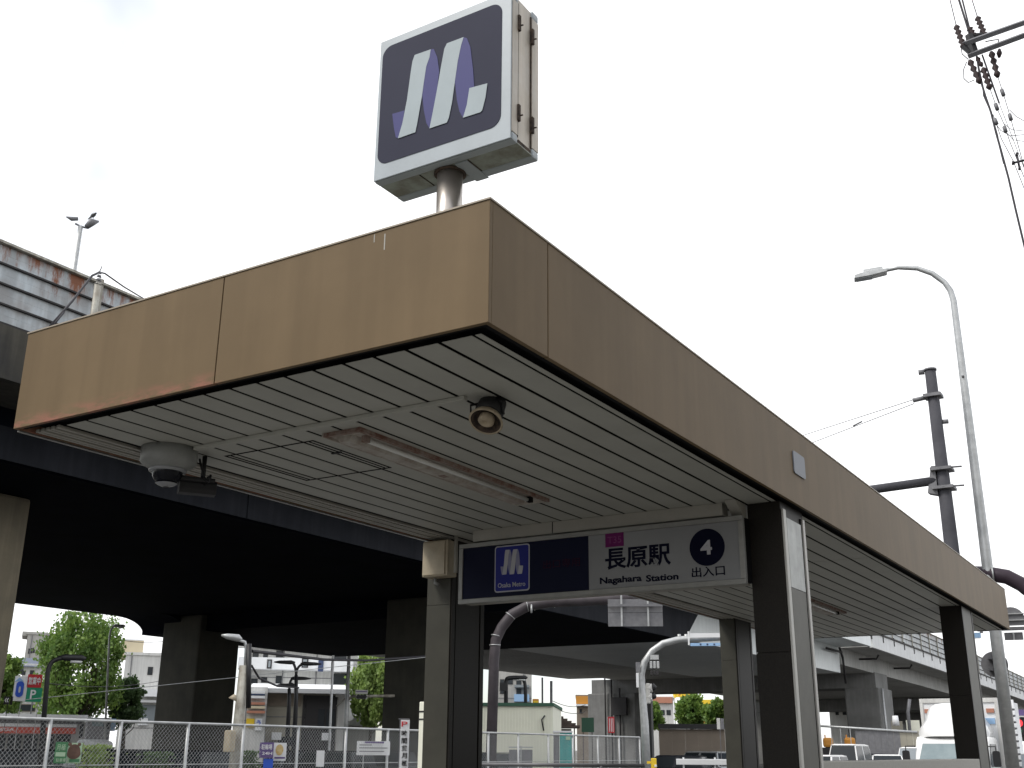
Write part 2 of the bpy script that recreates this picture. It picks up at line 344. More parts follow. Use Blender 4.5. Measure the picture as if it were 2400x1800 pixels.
# middle span: two girders with a gap between
B('deck',M['steel_white'],mid,-56,-24.3,65.5,97,10.2,10.9)
B('edge_beam',M['steel_white'],mid,-24.29,-24,65.5,97,10.15,11.5)
MB().prism([(62.9,8.05),(97,8.05),(97,10.195),(65.5,10.195)],'x',-40,-26.8).build('girder',M['steel_white'],mid)
MB().prism([(65.6,8.35),(99.5,8.35),(99.5,10.195),(65.6,10.195)],'x',-54.8,-41).build('girder',M['conc_lit'],mid)
for k in range(10): B('pipe_hanger',M['rail_dark'],mid,-40.7,-40.3,66+k*3.4,66.12+k*3.4,8.3,10.1)
MB().tube([(-40.5,65.6,8.35),(-40.5,99,8.35)],.12,8).build('drain_pipe',M['rail_dark'],mid)
MB().tube([(-26.5,96.2,10.1),(-26.4,96.6,9.3),(-26.5,97.1,8.6),(-26.6,97.6,7.2)],.10,8).build('drain_pipe',M['rail_dark'],mid)
MB().tube([(-26.4,92.0,9.72),(-26.4,96.4,9.72)],.10,8).build('drain_pipe',M['rail_dark'],mid)
# far span
cuts=[97.6,127,160,200,260,420]
for a,b in zip(cuts[:-1],cuts[1:]):
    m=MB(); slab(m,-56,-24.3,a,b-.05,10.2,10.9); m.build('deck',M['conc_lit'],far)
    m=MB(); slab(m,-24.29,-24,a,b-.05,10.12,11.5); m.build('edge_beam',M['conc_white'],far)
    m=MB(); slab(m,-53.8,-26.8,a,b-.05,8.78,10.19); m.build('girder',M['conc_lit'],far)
    m=MB(); slab(m,-23.99,-23.9,a,b-.05,11.38,11.46); m.build('base_rail',M['rail_dark'],far)
for y in (103,116): 
    MB().tube([(-26.7,y,9.6),(-25.2,y+.3,9.6),(-25.0,y+.4,9.95)],.09,8).build('drain_pipe',M['rail_dark'],far)
# noise barrier: panels one by one, posts, dark rails
pan=MB().box(-.03,.03,0,3.86,0,.225).box(-.045,.02,0,3.86,.232,.465).build('p',M['noise'],data_only=True); pan.name='noise_panel'
pst=MB().box(-.10,.12,-.075,.075,-.55,2.22).build('p',M['post'],data_only=True); pst.name='barrier_post'
pfo=MB().box(.13,.2,-.11,.11,-.72,.02).build('p',M['rail_dark'],data_only=True); pfo.name='post_foot'
Y0=W(232,700,30); Y0=24.05*Y0.y/-Y0.x
k=-6
while Y0+k*4<262:
    y=Y0+k*4; own=near if y<62 else mid if y<95 else far; z=11.52+dz(y)
    o=mesh_obj('barrier_post',pst,own,(-24.15,y,z)); 
    if y>90: mesh_obj('post_foot',pfo,own,(-24.15,y,z))
    for j in range(4):
        o=mesh_obj('noise_panel',pan,own,(-24.15,y+.07,z+.03+j*.52)); o.rotation_euler.x=(dz(y+4)-dz(y))/4
    k+=1
for own,a,b in ((near,-30,65.3),(mid,65.5,97),(far,97.5,127),(far,127,200),(far,200,262)):
    for j in range(3):
        m=MB(); z=11.52+j*.52+.495; slab(m,-24.16,-24.05,a,b-.02,z,z+.045); m.build('barrier_rail',M['rail_dark'],own)
    m=MB(); slab(m,-24.2,-24.02,a,b-.02,11.505,11.56); m.build('base_rail',M['rail_dark'],own)
    m=MB(); slab(m,-24.2,-24.0,a,b-.02,13.585,13.65); m.build('top_cap',M['post'],own)
m=MB(); slab(m,-24.2,-24.1,264,420,11.5,13.65); o=m.build('far_barrier',M['noise'],far,kind='stuff')
# dark drip band under the barrier on the near span
# piers
def pier(own,x0,x1,y0,y1,z1,mt,bev=.12): return B('pier',M[mt],own,x0,x1,y0,y1,-.12,z1,bev=bev)
pier(near,-33.2,-29.9,17,20.2,8.79,'pier_olive'); pier(near,-53,-49.6,17,20.2,8.79,'pier_dark')
pier(near,-51.4,-48.3,44.4,47.5,8.79,'pier_dark'); pier(near,-35,-31.8,44.4,47.5,8.79,'pier_dark')
pier(far,-29.6,-26.4,107.9,113,7.35,'pier_grey'); pier(far,-57.2,-51.6,108,112,7.35,'pier_grey')
B('pier_cap',M['pier_grey'],far,-56.8,-26.7,108.2,112.8,7.36,8.77)
for y in (150,192,234):
    z=8.77+dz(y+4)
    B('pier_cap',M['pier_grey'],far,-54.5,-26.3,y,y+4,z-1.5,z)
    pier(far,-30,-26.6,y+.1,y+3.9,z-1.51,'pier_grey'); pier(far,-54,-50.5,y+.1,y+3.9,z-1.51,'pier_grey')
# conduits on the grey pier
for i,(u,v0) in enumerate(((1383,1520),(1402,1510),(1428,1610))):
    a=W(u,v0,118); b=G(u+2,118); MB().tube([(a.x,107.7,a.z),(a.x,107.7,0)],.10 if i else .08,8).build('cable_pipe',M['rail_dark'],far)
B('cable_box',M['rail_dark'],far,W(1420,1640,118).x-.5,W(1420,1640,118).x+1.2,107.4,107.75,5.1,6.9)
MB().tube([(-26.2,108.3,7.3),(-26.1,108.3,.3)],.12,8).build('drain_pipe',M['galv'],far)

# ------------------------------------------------------------------ the station canopy
OX,OY=-2.8776,4.3923
def onY(u,v,yl):                     # canopy-frame x and height z of the photo point on the plane y = yl
    r=ray(u,v); k=(yl+OY)/r.y; return r.x*k-OX, EYE+r.z*k
can=empty('station_canopy',(OX,OY,0),0,'brown panelled flat canopy over the station entrance, on four stone clad columns','canopy')
Wd,Ln=3.957,17.2; ZB,ZT=3.70,4.41
B('fascia_panel',M['fascia'],can,-1.986,0,0,.03,ZB,ZT,bev=.003)
B('fascia_panel',M['fascia'],can,-Wd,-1.995,0,.03,ZB,ZT,bev=.003)
B('fascia_panel',M['fascia'],can,-.03,0,.031,.619,ZB,ZT,bev=.003)
B('fascia_panel',M['fascia'],can,-.03,0,.628,Ln,ZB,ZT,bev=.003)
B('fascia_panel',M['fascia'],can,-Wd,-Wd+.03,.031,Ln,ZB,ZT,bev=.003)
B('fascia_panel',M['fascia'],can,-Wd+.031,-.031,Ln-.03,Ln,ZB,ZT,bev=.003)
B('coping',M['fascia_edge'],can,-Wd-.006,.006,-.006,.05,ZT+.002,ZT+.012); B('coping',M['fascia_edge'],can,-.05,.006,.052,Ln,ZT+.002,ZT+.012); B('coping',M['fascia_edge'],can,-Wd-.006,-Wd+.05,.052,Ln,ZT+.002,ZT+.012)
B('roof',M['dull' if 0 else 'panel_dull'],can,-Wd+.035,-.035,.035,Ln-.035,ZT-.12,ZT-.06)
B('void_shade',M['dark_trim_shade'],can,-Wd+.032,-.032,.032,Ln-.032,ZB+.06,ZB+.10)  # black sheet, gives the gaps between planks their shade by colour
B('gap_shade',M['dark_trim_shade'],can,-Wd+.032,-.032,.032,.075,ZB+.012,ZB+.044); B('gap_shade',M['dark_trim_shade'],can,-.075,-.032,.076,Ln-.04,ZB+.012,ZB+.044)  # black strips colour the shade into the recess behind the fascia
B('gap_shade',M['dark_trim_shade'],can,-Wd+.032,-.032,Ln-.06,Ln-.032,ZB-.004,ZB+.044)
segs=[(.128,8.255),(8.268,13.32),(13.333,17.12)]
for a,b in segs:
    me=MB().box(-.0985,.0985,a,b,ZB,ZB+.003).build('p',M['soffit'],data_only=True); me.name='soffit_plank'
    for k in range(15): mesh_obj('soffit_plank',me,can,(-.285-.226*k,0,0))
    me=MB().box(-.166,-.127,a,b,ZB,ZB+.003).build('soffit_plank',M['soffit'],can)
    for k in range(5):
        x=-3.665-.056*k; B('fluted_moulding',M['moulding'],can,x,x+.036,a,b,ZB-.006-.004*(k%2),ZB+.018,bev=.006)
B('edge_lip',M['steel'],can,-Wd-.012,-Wd+.02,0.04,Ln,ZB-.012,ZB-.002)
B('cable_trunking',M['soffit'],can,-3.2,-.80,.955,1.0,ZB-.030,ZB-.002,bev=.004)
# inspection hatch
h=[(-3.215,-2.33,1.28,1.292),(-3.215,-2.33,2.19,2.202),(-3.215,-3.203,1.293,2.189),(-2.342,-2.33,1.293,2.189),(-3.17,-3.16,1.3,2.18),(-2.385,-2.375,1.3,2.18)]
for q in h: B('hatch_frame',M['dark_trim_shade'],can,*q,ZB-.0045,ZB-.0005)
B('hatch_latch',M['black'],can,-2.45,-2.36,1.62,1.64,ZB-.01,ZB-.001)
B('paint_mark',M['moulding'],can,-.716,-.708,-.0012,-.0002,4.285,4.385); B('paint_mark',M['moulding'],can,-.792,-.786,-.0012,-.0002,4.35,4.40)
# columns
def column(x0,x1,y0,y1,front,side,joint,sidejoint=None,trim=False):
    c=B('column',M['granite'],can,x0+.012,x1-.012,y0+.012,y1,0,ZB-.001)
    def fp(z0,z1,m): B('front_panel',M[m],c,x0+.002,x1-.014,y0,y0+.011,z0,z1,bev=.002)
    def sp(z0,z1,m,a,b): B('side_panel',M[m],c,x1-.011,x1,a,b,z0,z1,bev=.002)
    fp(.0,joint-.002,front); fp(joint+.002,ZB-.003,front)
    if trim:
        sp(0,sidejoint-.002,'panel_dull',y0+.12,y1-.10); sp(sidejoint+.002,ZB-.13,'panel_pale',y0+.12,y1-.10)
        B('trim_strip',M['steel_bright'],c,x1-.011,x1+.010,y0+.015,y0+.085,0,ZB-.07,bev=.004)
        B('trim_strip',M['steel_bright'],c,x1-.011,x1+.010,y1-.065,y1-.005,0,ZB-.07,bev=.004)
        B('shadow_gap',M['dark_trim_shade'],c,x1-.011,x1-.004,y0+.086,y0+.118,0,ZB-.07); B('shadow_gap',M['dark_trim_shade'],c,x1-.011,x1-.004,y1-.098,y1-.066,0,ZB-.07)
    else:
        sp(0,ZB-.003,side,y0+.09,y1-.09); 
        B('edge_strip',M['granite'],c,x1-.011,x1+.004,y0+.012,y0+.07,0,ZB-.003); B('edge_strip',M['granite'],c,x1-.011,x1+.004,y1-.07,y1,0,ZB-.003)
    return c
column(-.390,-.076,4.87,5.50,'granite',None,2.4,2.955,True)
column(-3.976,-3.664,4.98,5.60,'stone_panel','granite',3.02)
column(-.417,-.104,13.2,14.05,'granite','panel_dull',2.4)
column(-3.936,-3.657,13.2,13.95,'stone_panel','granite',3.02)
B('lintel',M['moulding'],can,-3.22,-.56,4.70,4.84,3.585,ZB-.002); B('lintel_joint',M['dark_trim_shade'],can,-2.30,-2.292,4.696,4.699,3.585,ZB-.004)
MB().prism([(4.6,ZB-.004),(4.86,ZB-.004),(4.86,3.53)],'x',-.50,-.40).build('bracket',M['moulding'],can)
# parapets round the stairwell
def wall(name,label,*b): 
    o=B(name,M['wall_stone'],None,*b,bev=.008); o.location=(OX,OY,0); tag(o,label,'wall'); return o
wall('parapet_wall','pale granite parapet under the right side of the canopy, between its two right columns',-.33,-.10,5.52,13.18,0,1.522)
wall('parapet_wall','low granite parapet under the left side of the canopy, between its two left columns',-3.93,-3.70,5.62,13.18,0,1.1)
# ceiling lights
def ceiling_light(y0,label):
    t=empty('ceiling_light',(OX-1.985,OY+y0,ZB),0,label,'light','fluorescent lights on the canopy soffit'); w_=.172; l_=2.62
    for i_,q in enumerate(((-w_,-w_+.014,0,l_),(w_-.03,w_,0,l_),(-w_+.015,w_-.031,0,.03),(-w_+.015,w_-.031,l_-.022,l_))): B('rim',M['lamp_white' if i_ in(0,3) else 'rust_frame'],t,*q,-.03,-.001)
    B('reflector',M['lamp_white'],t,-w_+.015,w_-.031,.031,l_-.023,-.012,-.001)
    MB().prism([(-.12,-.012),(-.09,-.055),(.0,-.055),(.03,-.012)],'y',.10,l_-.16).build('housing',M['lamp_white'],t)
    MB().tube([(.075,.2,-.04),(.075,l_-.22,-.04)],.017,10).build('tube',M['tube'],t)
    B('rust_patch',M['rust_frame'],t,-.06,.0,1.25,1.33,-.056,-.0505)
    B('lamp_holder',M['rust_frame'],t,.065,.105,.15,.199,-.06,-.013); B('lamp_holder',M['dark_trim_shade'],t,.065,.105,l_-.219,l_-.17,-.06,-.013)
    return t
ceiling_light(1.18,'rusty rimmed fluorescent light on the soffit between the siren and the hatch')
ceiling_light(10.6,'farther fluorescent light on the soffit seen behind the right front column')
# hatch, dome camera, siren
t=empty('dome_camera',(OX-3.42,OY+.93,ZB),0,'grey dome security camera hanging under the left front of the canopy','camera')
MB().lathe([(.0,-.001),(.205,-.001),(.205,-.105),(.195,-.118),(.132,-.160),(.122,-.163),(.0,-.163)],n=36).build('housing',M['dome_body'],t)
MB().lathe([(.132,-.155),(.138,-.165),(.132,-.178),(.108,-.18)],n=36).build('ring',M['clear_ring'],t)
MB().lathe([(.112*math.cos(R(a)),-.175-.105*math.sin(R(a))) for a in range(0,91,10)],n=32).build('dome',M['glass_dark'],t)
MB().lathe([(.122*math.cos(R(a)),-.175-.116*math.sin(R(a))) for a in range(50,81,10)],n=32).build('rim',M['clear_ring'],t)
t=empty('small_camera',(OX-3.36,OY+1.22,ZB),R(-35),'small black camera with a looped cable, hanging behind the dome camera','camera')
MB().prism(rrect(-.07,.07,-.30,-.20,.03,4),'y',-.17,.10).build('body',M['black'],t)
MB().prism(rrect(-.10,.10,-.22,-.185,.012,3),'y',-.22,.08).build('hood',M['black'],t)
MB().tube([(0,0,0),(0,.0,-.19)],.018,8).build('stem',M['black'],t)
MB().tube([(.1,-.05,-.05),(.13,-.03,-.13),(.12,0,-.2),(.19,.03,-.24),(.2,.03,-.19),(.12,.02,-.19),(.06,.0,-.24)],.009,6).build('cable',M['black'],t)
t=empty('siren_speaker',(OX-.70,OY+1.10,ZB),0,'round beige and black siren speaker on the soffit near the front corner','speaker')
q=Vector((.05,-.62,-1.0)).to_track_quat('Z','Y').to_matrix().to_4x4(); q=Matrix.Translation((0,.0,-.09))@q
MB().lathe([(.0,-.10),(.085,-.10),(.092,.02),(.074,.03)],n=24,M=q).build('body',M['black'],t)
MB().lathe([(.074,.03),(.095,.05),(.112,.085),(.108,.092),(.098,.088)],n=28,M=q).build('horn',M['beige_horn'],t); MB().lathe([(.098,.088),(.086,.07),(.072,.04),(.0,.035)],n=28,M=q).build('throat',M['grime'],t)
MB().lathe([(.05,.05),(.052,.085),(.035,.1),(.018,.097),(.012,.085),(0,.085)],n=20,M=q).build('diffuser',M['beige_horn'],t)
MB().tube([(-.10,0,-.10),(-.095,0,-.04),(-.05,0,-.008),(.05,0,-.008),(.095,0,-.04),(.105,0,-.12)],.009,6).build('bracket',M['black'],t)
MB().tube([(-.05,.02,-.01),(-.13,-.02,-.03),(-.12,-.03,-.09),(-.07,-.02,-.11)],.008,6).build('cable',M['black'],t)
# small plate on the long fascia
t=MB().prism(rrect(5.05,5.38,3.98,4.19,.03,3),'x',.001,.012).build('cover_plate',M['plate']); t.location=(OX,OY,0)
tag(t,'small grey rectangular cover plate on the long right fascia','plate')
# ------------------------------------------------------------------ the station name sign
YS=4.66
sg=empty('station_sign',(OX,OY,0),0,'long station name sign hung between the two front columns, navy and white halves','sign')
B('sign_box',M['dark_trim_shade'],sg,-3.35,-.375,YS+.03,YS+.20,2.99,3.555,bev=.004)
for q in ((-3.36,-.365,3.52,3.562),(-3.36,-.365,2.965,3.01),(-3.36,-3.315,3.011,3.519),(-.41,-.365,3.011,3.519)): B('frame',M['sign_frame'],sg,q[0],q[1],YS,YS+.05,q[2],q[3],bev=.004)
B('underside_panel',M['moulding'],sg,-3.33,-.40,YS+.051,YS+.205,2.972,2.988)
xs=onY(1378,1300,YS)[0]
B('navy_face',M['sign_navy'],sg,-3.314,xs-.001,YS+.012,YS+.029,3.012,3.518)
B('white_face',M['sign_white'],sg,xs+.001,-.412,YS+.012,YS+.029,3.012,3.518)
def fit(body,m,u0,v0,u1,v1,name='lettering',parent=sg,y=YS+.0105,bold=0,base=OX):
    (xa,za),(xb,zb)=onY(u0,v0,y),onY(u1,v1,y); o=text(body,1,m,parent,(0,0,0),name=name,bold=bold)
    fit_to(o,xa,xb,min(za,zb),max(za,zb)); o.location=((0),y,0); return o
def fit_to(o,xa,xb,za,zb):
    me=o.data; X=[v.co.x for v in me.vertices]; Z=[v.co.z for v in me.vertices]
    sx=(xb-xa)/(max(X)-min(X)); sz=(zb-za)/(max(Z)-min(Z)); x0,z0=min(X),min(Z)
    for v in me.vertices: v.co.x=xa+(v.co.x-x0)*sx; v.co.z=za+(v.co.z-z0)*sz
def hfit(body,m,uc,vc,wpx,hpx,**k):  # centre and size in photo pixels measured on the sign plane
    y=k.get('y',YS+.0105); x,z=onY(uc,vc,y); xl=onY(uc-wpx/2,vc,y)[0]; xr=onY(uc+wpx/2,vc,y)[0]; zt=onY(uc,vc-hpx/2,y)[1]; zb=onY(uc,vc+hpx/2,y)[1]
    o=text(body,1,m,k.get('parent',sg),(0,y,0),name=k.get('name','lettering'),bold=k.get('bold',0)); fit_to(o,xl,xr,zb,zt); return o
hfit('長原駅',M['letter_dark'],1495,1305,154,50,bold=.022)
hfit('Nagahara',M['letter_dark'],1455,1360,98,20,bold=.028); hfit('Station',M['letter_dark'],1552,1353,76,16,bold=.028)
hfit('出入口',M['letter_dark'],1660,1339,78,24,bold=.014)
hfit('出口専用',M['led_red'],1316,1320,86,20)
x,z=onY(1439,1264,YS); B('number_plate',M['magenta'],sg,x-.095,x+.095,YS+.0085,YS+.0118,z-.067,z+.067)
hfit('T35',M['magenta2'],1440,1265,32,16,y=YS+.007)
x,z=onY(1656,1282,YS); rr=.165
MB().prism([(x+rr*math.cos(R(a)),z+rr*math.sin(R(a))) for a in range(0,360,10)],'y',YS+.0085,YS+.0118).build('number_disc',M['letter_dark'],sg)
hfit('4',M['letter_grey'],1655,1283,27,34,y=YS+.0065,bold=.03)
# ribbon emblem (outline points of the big sign, in canopy frame)
def zp(a,b): return onY(850+a/3.318,b/3.318,.30)
EM=[('w',[(410,432),(535,388),(525,450),(500,520),(482,640),(465,760),(430,960),(415,1032),(280,1080),(315,960),(350,780),(380,560),(393,480)]),
('w',[(660,342),(790,293),(770,360),(745,480),(722,640),(700,800),(675,920),(660,957),(525,1003),(550,880),(580,720),(615,520),(640,385)]),
('v',[(535,388),(558,385),(585,450),(600,560),(580,720),(550,880),(525,1003),(500,960),(480,860),(468,740),(482,640),(500,520),(525,450)]),
('v',[(790,293),(815,300),(842,370),(862,540),(872,680),(835,690),(815,820),(785,920),(757,870),(737,780),(722,640),(745,480),(770,360)]),
('v',[(235,890),(330,862),(315,960),(280,1080),(262,1070),(248,1000)]),
('w',[(835,690),(975,652),(960,760),(935,860),(920,877),(785,920),(815,820)])]
EMP=[(k,[zp(*p) for p in pts]) for k,pts in EM]
cx0=(zp(235,890)[0]+zp(975,652)[0])/2; cz0=sum(p[1] for k,pts in EMP for p in pts)/sum(len(pts) for k,pts in EMP)
def emblem(parent,cx,cz,s,y,mw,mv,sz=None):
    for k,pts in EMP:
        MB().prism([(cx+(x-cx0)*s,cz+(z-cz0)*(sz or s)) for x,z in pts],'y',y-.001-(.0012 if k=='w' else 0),y+.001).build('emblem_ribbon',mw if k=='w' else mv,parent)
# badge on the station sign
(xl,zt),(xr,zb)=onY(1159,1281,YS),onY(1240,1383,YS)
MB().prism(rrect(xl,xr,zb,zt,.03),'y',YS+.0085,YS+.0118).build('badge_rim',M['letter_grey'],sg)
MB().prism(rrect(xl+.012,xr-.012,zb+.012,zt-.012,.022),'y',YS+.006,YS+.0084).build('badge_plate',M['sign_navy2'],sg)
emblem(sg,(xl+xr)/2,(zb+zt)/2+.05,.36,YS+.0045,M['letter_grey'],mat('emblem_grey_violet',(.22,.22,.34),.4),.42)
hfit('Osaka Metro',M['letter_grey'],1199,1370,64,11,y=YS+.0045,bold=.004)
# cream junction box beside the sign, with its pipe
t=empty('junction_box',(OX,OY,0),0,'cream junction box on top of the left front column beside the sign','electrical box')
(xa,za),(xb,zb)=onY(992,1270,4.80),onY(1052,1348,4.80)
B('box',M['cream_plastic'],t,xa,xb-.02,4.80,4.97,zb,za,bev=.012); B('lid',M['cream_plastic'],t,xa+.01,xb-.05,4.785,4.799,zb+.015,za-.015,bev=.006)
MB().tube([(xb+.04,4.86,ZB),(xb+.04,4.86,zb+.03)],.02,8).build('pipe',M['moulding'],t)
MB().tube([(xa+.10,4.9,zb),(xa+.10,4.9,zb-.05),(xa+.14,4.9,zb-.07)],.018,8).build('pipe',M['dome_body'],t)
# ------------------------------------------------------------------ the square emblem sign on its pole
bs=empty('emblem_sign',(OX,OY,0),0,'square navy sign box with a ribbon letter M on a short pole above the canopy','sign')
X0,X1,Yf,Yr,Z0,Z1=-1.075,-.058,.30,.615,4.962,5.998
MB().box(X0+.012,X1-.012,Yf+.06,Yr-.06,Z0+.012,Z1-.012).build('cabinet',M['box_side'],bs)
def frame_ring(y0,y1,front):
    t=.055; 
    MB().box(X0,X1,y0,y1,Z1-t,Z1).build('frame',M['box_frame'],bs,bev=.012); MB().box(X0,X1,y0,y1,Z0,Z0+t).build('frame',M['box_frame'],bs,bev=.012)
    MB().box(X0,X0+t,y0,y1,Z0+t+.001,Z1-t-.001).build('frame',M['box_frame'],bs,bev=.004); 
    MB().box(X1-t,X1,y0,y1,Z0+t+.001,Z1-t-.001).build('frame',M['box_side'] ,bs,bev=.004)
frame_ring(Yf+.012,Yf+.075,1); frame_ring(Yr-.075,Yr,0)
B('front_plate',M['box_frame'],bs,X0+.004,X1-.004,Yf,Yf+.0115,Z0+.004,Z1-.004,bev=.004)
cs=[zp(a,b) for a,b in ((150,600),(1080,500),(600,1130),(600,205))]
MB().prism(rrect(cs[0][0],cs[1][0],cs[2][1],cs[3][1],.075,8),'y',Yf-.003,Yf-.0003).build('navy_face',M['box_face'],bs)
emblem(bs,cx0,cz0,1,Yf-.0055,M['m_white'],M['m_violet'])
B('bottom_plate',M['box_under'],bs,X0+.003,X1-.003,Yf+.0755,Yr-.0755,Z0+.004,Z0+.0119)
B('bottom_strip',M['grime'],bs,X1-.36,X1-.352,Yf+.08,Yr-.08,Z0-.0,Z0+.0035); B('bottom_strip',M['grime'],bs,X0+.30,X0+.306,Yf+.08,Yr-.08,Z0-.0,Z0+.0035)
B('bottom_cover',M['box_frame'],bs,X1-.45,X1-.36,Yf+.08,Yr+.006,Z0-.004,Z0+.003)
for (y,zz) in ((Yf+.078,5.80),(Yf+.078,5.17),(Yr-.078,5.80),(Yr-.078,5.17)):
    B('hinge',M['grime'],bs,X1-.01,X1+.012,y-.012,y+.012,zz-.055,zz+.055,bev=.003); MB().tube([(X1+.012,y,zz-.02),(X1+.03,y+.005,zz-.02)],.005,6).build('hinge_pin',M['grime'],bs)
B('seal_strip',M['grime'],bs,X1-.011,X1-.004,Yf+.0765,Yf+.085,Z0+.05,Z1-.05); B('seal_strip',M['grime'],bs,X1-.011,X1-.004,Yr-.085,Yr-.0765,Z0+.05,Z1-.05)
B('drip_edge',M['grime'],bs,X1-.0115,X1-.003,Yf+.086,Yr-.086,Z0+.013,Z0+.035)
MB().tube([(-.598,.46,ZT-.1),(-.598,.46,Z0+.003)],.080,28).build('pole',M['pole_beige'],bs)
MB().lathe([(.08,0),(.10,0),(.10,-.012),(.08,-.012)],c=(-.598,.46,Z0+.002),n=28).build('pole_collar',M['grime'],bs)
# ------------------------------------------------------------------ helpers for things farther away
class Fr:            # an upright face across the view between photo columns u0 and u1, at distance d0 (left end) and d1 (right end)
    def __init__(s,u0,u1,d0,d1=None,z=0):
        a=G(u0,d0); b=G(u1,d1 or d0); s.a=a; e=(b-a); s.w=e.length; s.rz=math.atan2(e.y,e.x); s.e=e.normalized(); s.n=Vector((-s.e.y,s.e.x,0))
    def xz(s,u,v):
        r=ray(u,v); o=Vector((0,0,EYE)); k=(s.a-o).dot(s.n)/r.dot(s.n); p=o+r*k; return (p-s.a).dot(s.e),p.z
    def thing(s,name,label,cat,group=None): return empty(name,(s.a.x,s.a.y,0),s.rz,label,cat,group)
    def rect(s,u0,v0,u1,v1):
        (xa,za),(xb,zb)=s.xz(u0,(v0+v1)/2),s.xz(u1,(v0+v1)/2); um=(u0+u1)/2
        return xa,xb,s.xz(um,v1)[1],s.xz(um,v0)[1]
    def part(s,name,m,parent,u0,v0,u1,v1,y0=-.05,y1=.05,bev=0,full=False):
        xa,xb,zb,zt=s.rect(u0,v0,u1,v1)
        if full: zb=0
        return B(name,M[m],parent,xa,xb,y0,y1,zb,zt,bev=bev)
    def txt(s,body,m,parent,u0,v0,u1,v1,y=-.06,bold=.01):
        xa,xb,zb,zt=s.rect(u0,v0,u1,v1); o=text(body,1,M[m],parent,(0,y,0),bold=bold,depth=.004); fit_to(o,xa,xb,zb,zt); return o
def building(name,label,u0,u1,vtop,d,depth,wall_m,wins=(),extra=(),d1=None,cat='building',roof=None):
    f=Fr(u0,u1,d,d1); t=f.thing(name,label,cat); xa,xb,zb,zt=f.rect(u0,vtop,u1,1750)
    B('wall',M[wall_m],t,0,f.w,0,depth,-.1,zt)
    B('roof',M[roof or wall_m],t,-.15,f.w+.15,-.15,depth+.15,zt+.002,zt+.25)
    for q in wins:
        x0,x1,z0,z1=f.rect(*q[:4]); fr=B('window',M['rail_dark' if len(q)<5 else q[4]],t,x0,x1,-.06,.02,z0,z1)
        B('pane',M['window' if len(q)<6 else q[5]],fr,x0+.06,x1-.06,-.075,-.061,z0+.06,z1-.06)
    for (n,m,q,y0,y1) in extra: f.part(n,m,t,*q,y0,y1)
    return f,t
def pole(name,label,cat,pts,r,m,extra=None,group=None,n=10):
    base=pts[0]; t=empty(name,(base.x,base.y,0),0,label,cat,group)
    MB().tube([p-Vector((base.x,base.y,0)) for p in pts],r,n).build('pole',M[m],t); return t
# ------------------------------------------------------------------ trees
def tree(label,u,d,vtop,u0,u1,vbot,leaf,n=5200,size=.30,group=None,trunk_r=.16,upright=.5,vtr=None,asym=0):
    b=G(u,d); top=W(u,vtop,d).z; bot=W(u,vbot,d).z; rad=(G(u1,d)-G(u0,d)).length/2
    c=(G(u0,d)+G(u1,d))/2; t=empty('tree',(b.x,b.y,0),0,label,'tree',group); off=Vector((c.x-b.x,c.y-b.y,0))
    rnd=random.Random(int(u*7+d)); tips=[]
    tm=MB(); H=top; z0=max(bot-.3,.8)
    tm.tube([(0,0,-.1),(.02,.03,z0*.6),(off.x*.3,off.y*.3,z0+.4),(off.x*.7,off.y*.7,(z0+H)/2),(off.x,off.y,H*.9)],[trunk_r*1.25,trunk_r,trunk_r*.8,trunk_r*.5,.02],8)
    for k in range(26):
        a=rnd.uniform(0,6.28); zs=rnd.uniform(z0*.8,z0+(H-z0)*.45); f=rnd.uniform(.45,1)
        zt=zs+(H-zs)*rnd.uniform(.35,.93); hr=rad*f*math.sqrt(max(0.05,1-((zt-(z0+(H-z0)*.38))/((H-z0)*.68))**2))
        s=Vector((off.x*.5,off.y*.5,zs)); e=Vector((off.x+math.cos(a)*hr,off.y+math.sin(a)*hr,zt)); mdl=(s+e)/2+Vector((math.cos(a)*hr*.25,math.sin(a)*hr*.25,-.1*(zt-zs)))
        tm.tube([s,mdl,e],[trunk_r*.35,trunk_r*.2,.012],5,cap=False); tips.append((s,mdl,e))
    tm.build('trunk',M['bark'],t)
    lm=MB(); zc=z0+(H-z0)*.40
    clumps=[]
    for k in range(64):
        while True:
            p=Vector((rnd.uniform(-1,1),rnd.uniform(-1,1),rnd.uniform(-1,1)))
            if .3<p.length<1.04: break
        hz=(H-zc) if p.z>0 else (zc-bot)
        clumps.append((Vector((off.x+p.x*rad*.9,off.y+p.y*rad*.9,zc+p.z*hz*.93)),rad*rnd.uniform(.09,.24)))
    for s,m_,e in tips: clumps.append((e,rad*rnd.uniform(.12,.22)))
    per=max(6,n//len(clumps))
    for c_,cr in clumps:
        for k in range(per):
            q=Vector((rnd.gauss(0,.5),rnd.gauss(0,.5),rnd.gauss(0,.5+upright*.6)))*cr+c_
            if q.z<bot-.2: continue
            dirv=Vector((rnd.gauss(0,.6),rnd.gauss(0,.6),rnd.gauss(.5*upright*2,.5))).normalized(); sd=dirv.cross(Vector((rnd.gauss(0,1),rnd.gauss(0,1),rnd.gauss(0,1)))).normalized()
            L_=size*d/68*rnd.uniform(.6,1.3); w_=L_*.38
            lm.add([q,q+dirv*L_*.5+sd*w_,q+dirv*L_,q+dirv*L_*.5-sd*w_],[(0,1,2,3)])
    me=bpy.data.meshes.new('crown'); me.from_pydata([tuple(p) for p in lm.v],[],lm.f); me.materials.append(M[leaf]); mesh_obj('crown',me,t)
    return t
tree('bushy bright green street tree left of the first dark pier',185,84,1450,62,290,1692,'leaf',19000,.20,trunk_r=.16,upright=.9)
tree('lower dark green tree just right of the big bushy tree',292,86,1588,246,330,1705,'leaf_dk',8500,.20,upright=.4)
tree('green tree cut by the left edge of the photo',-8,80,1535,-62,44,1680,'leaf',10000,.20,upright=.6)
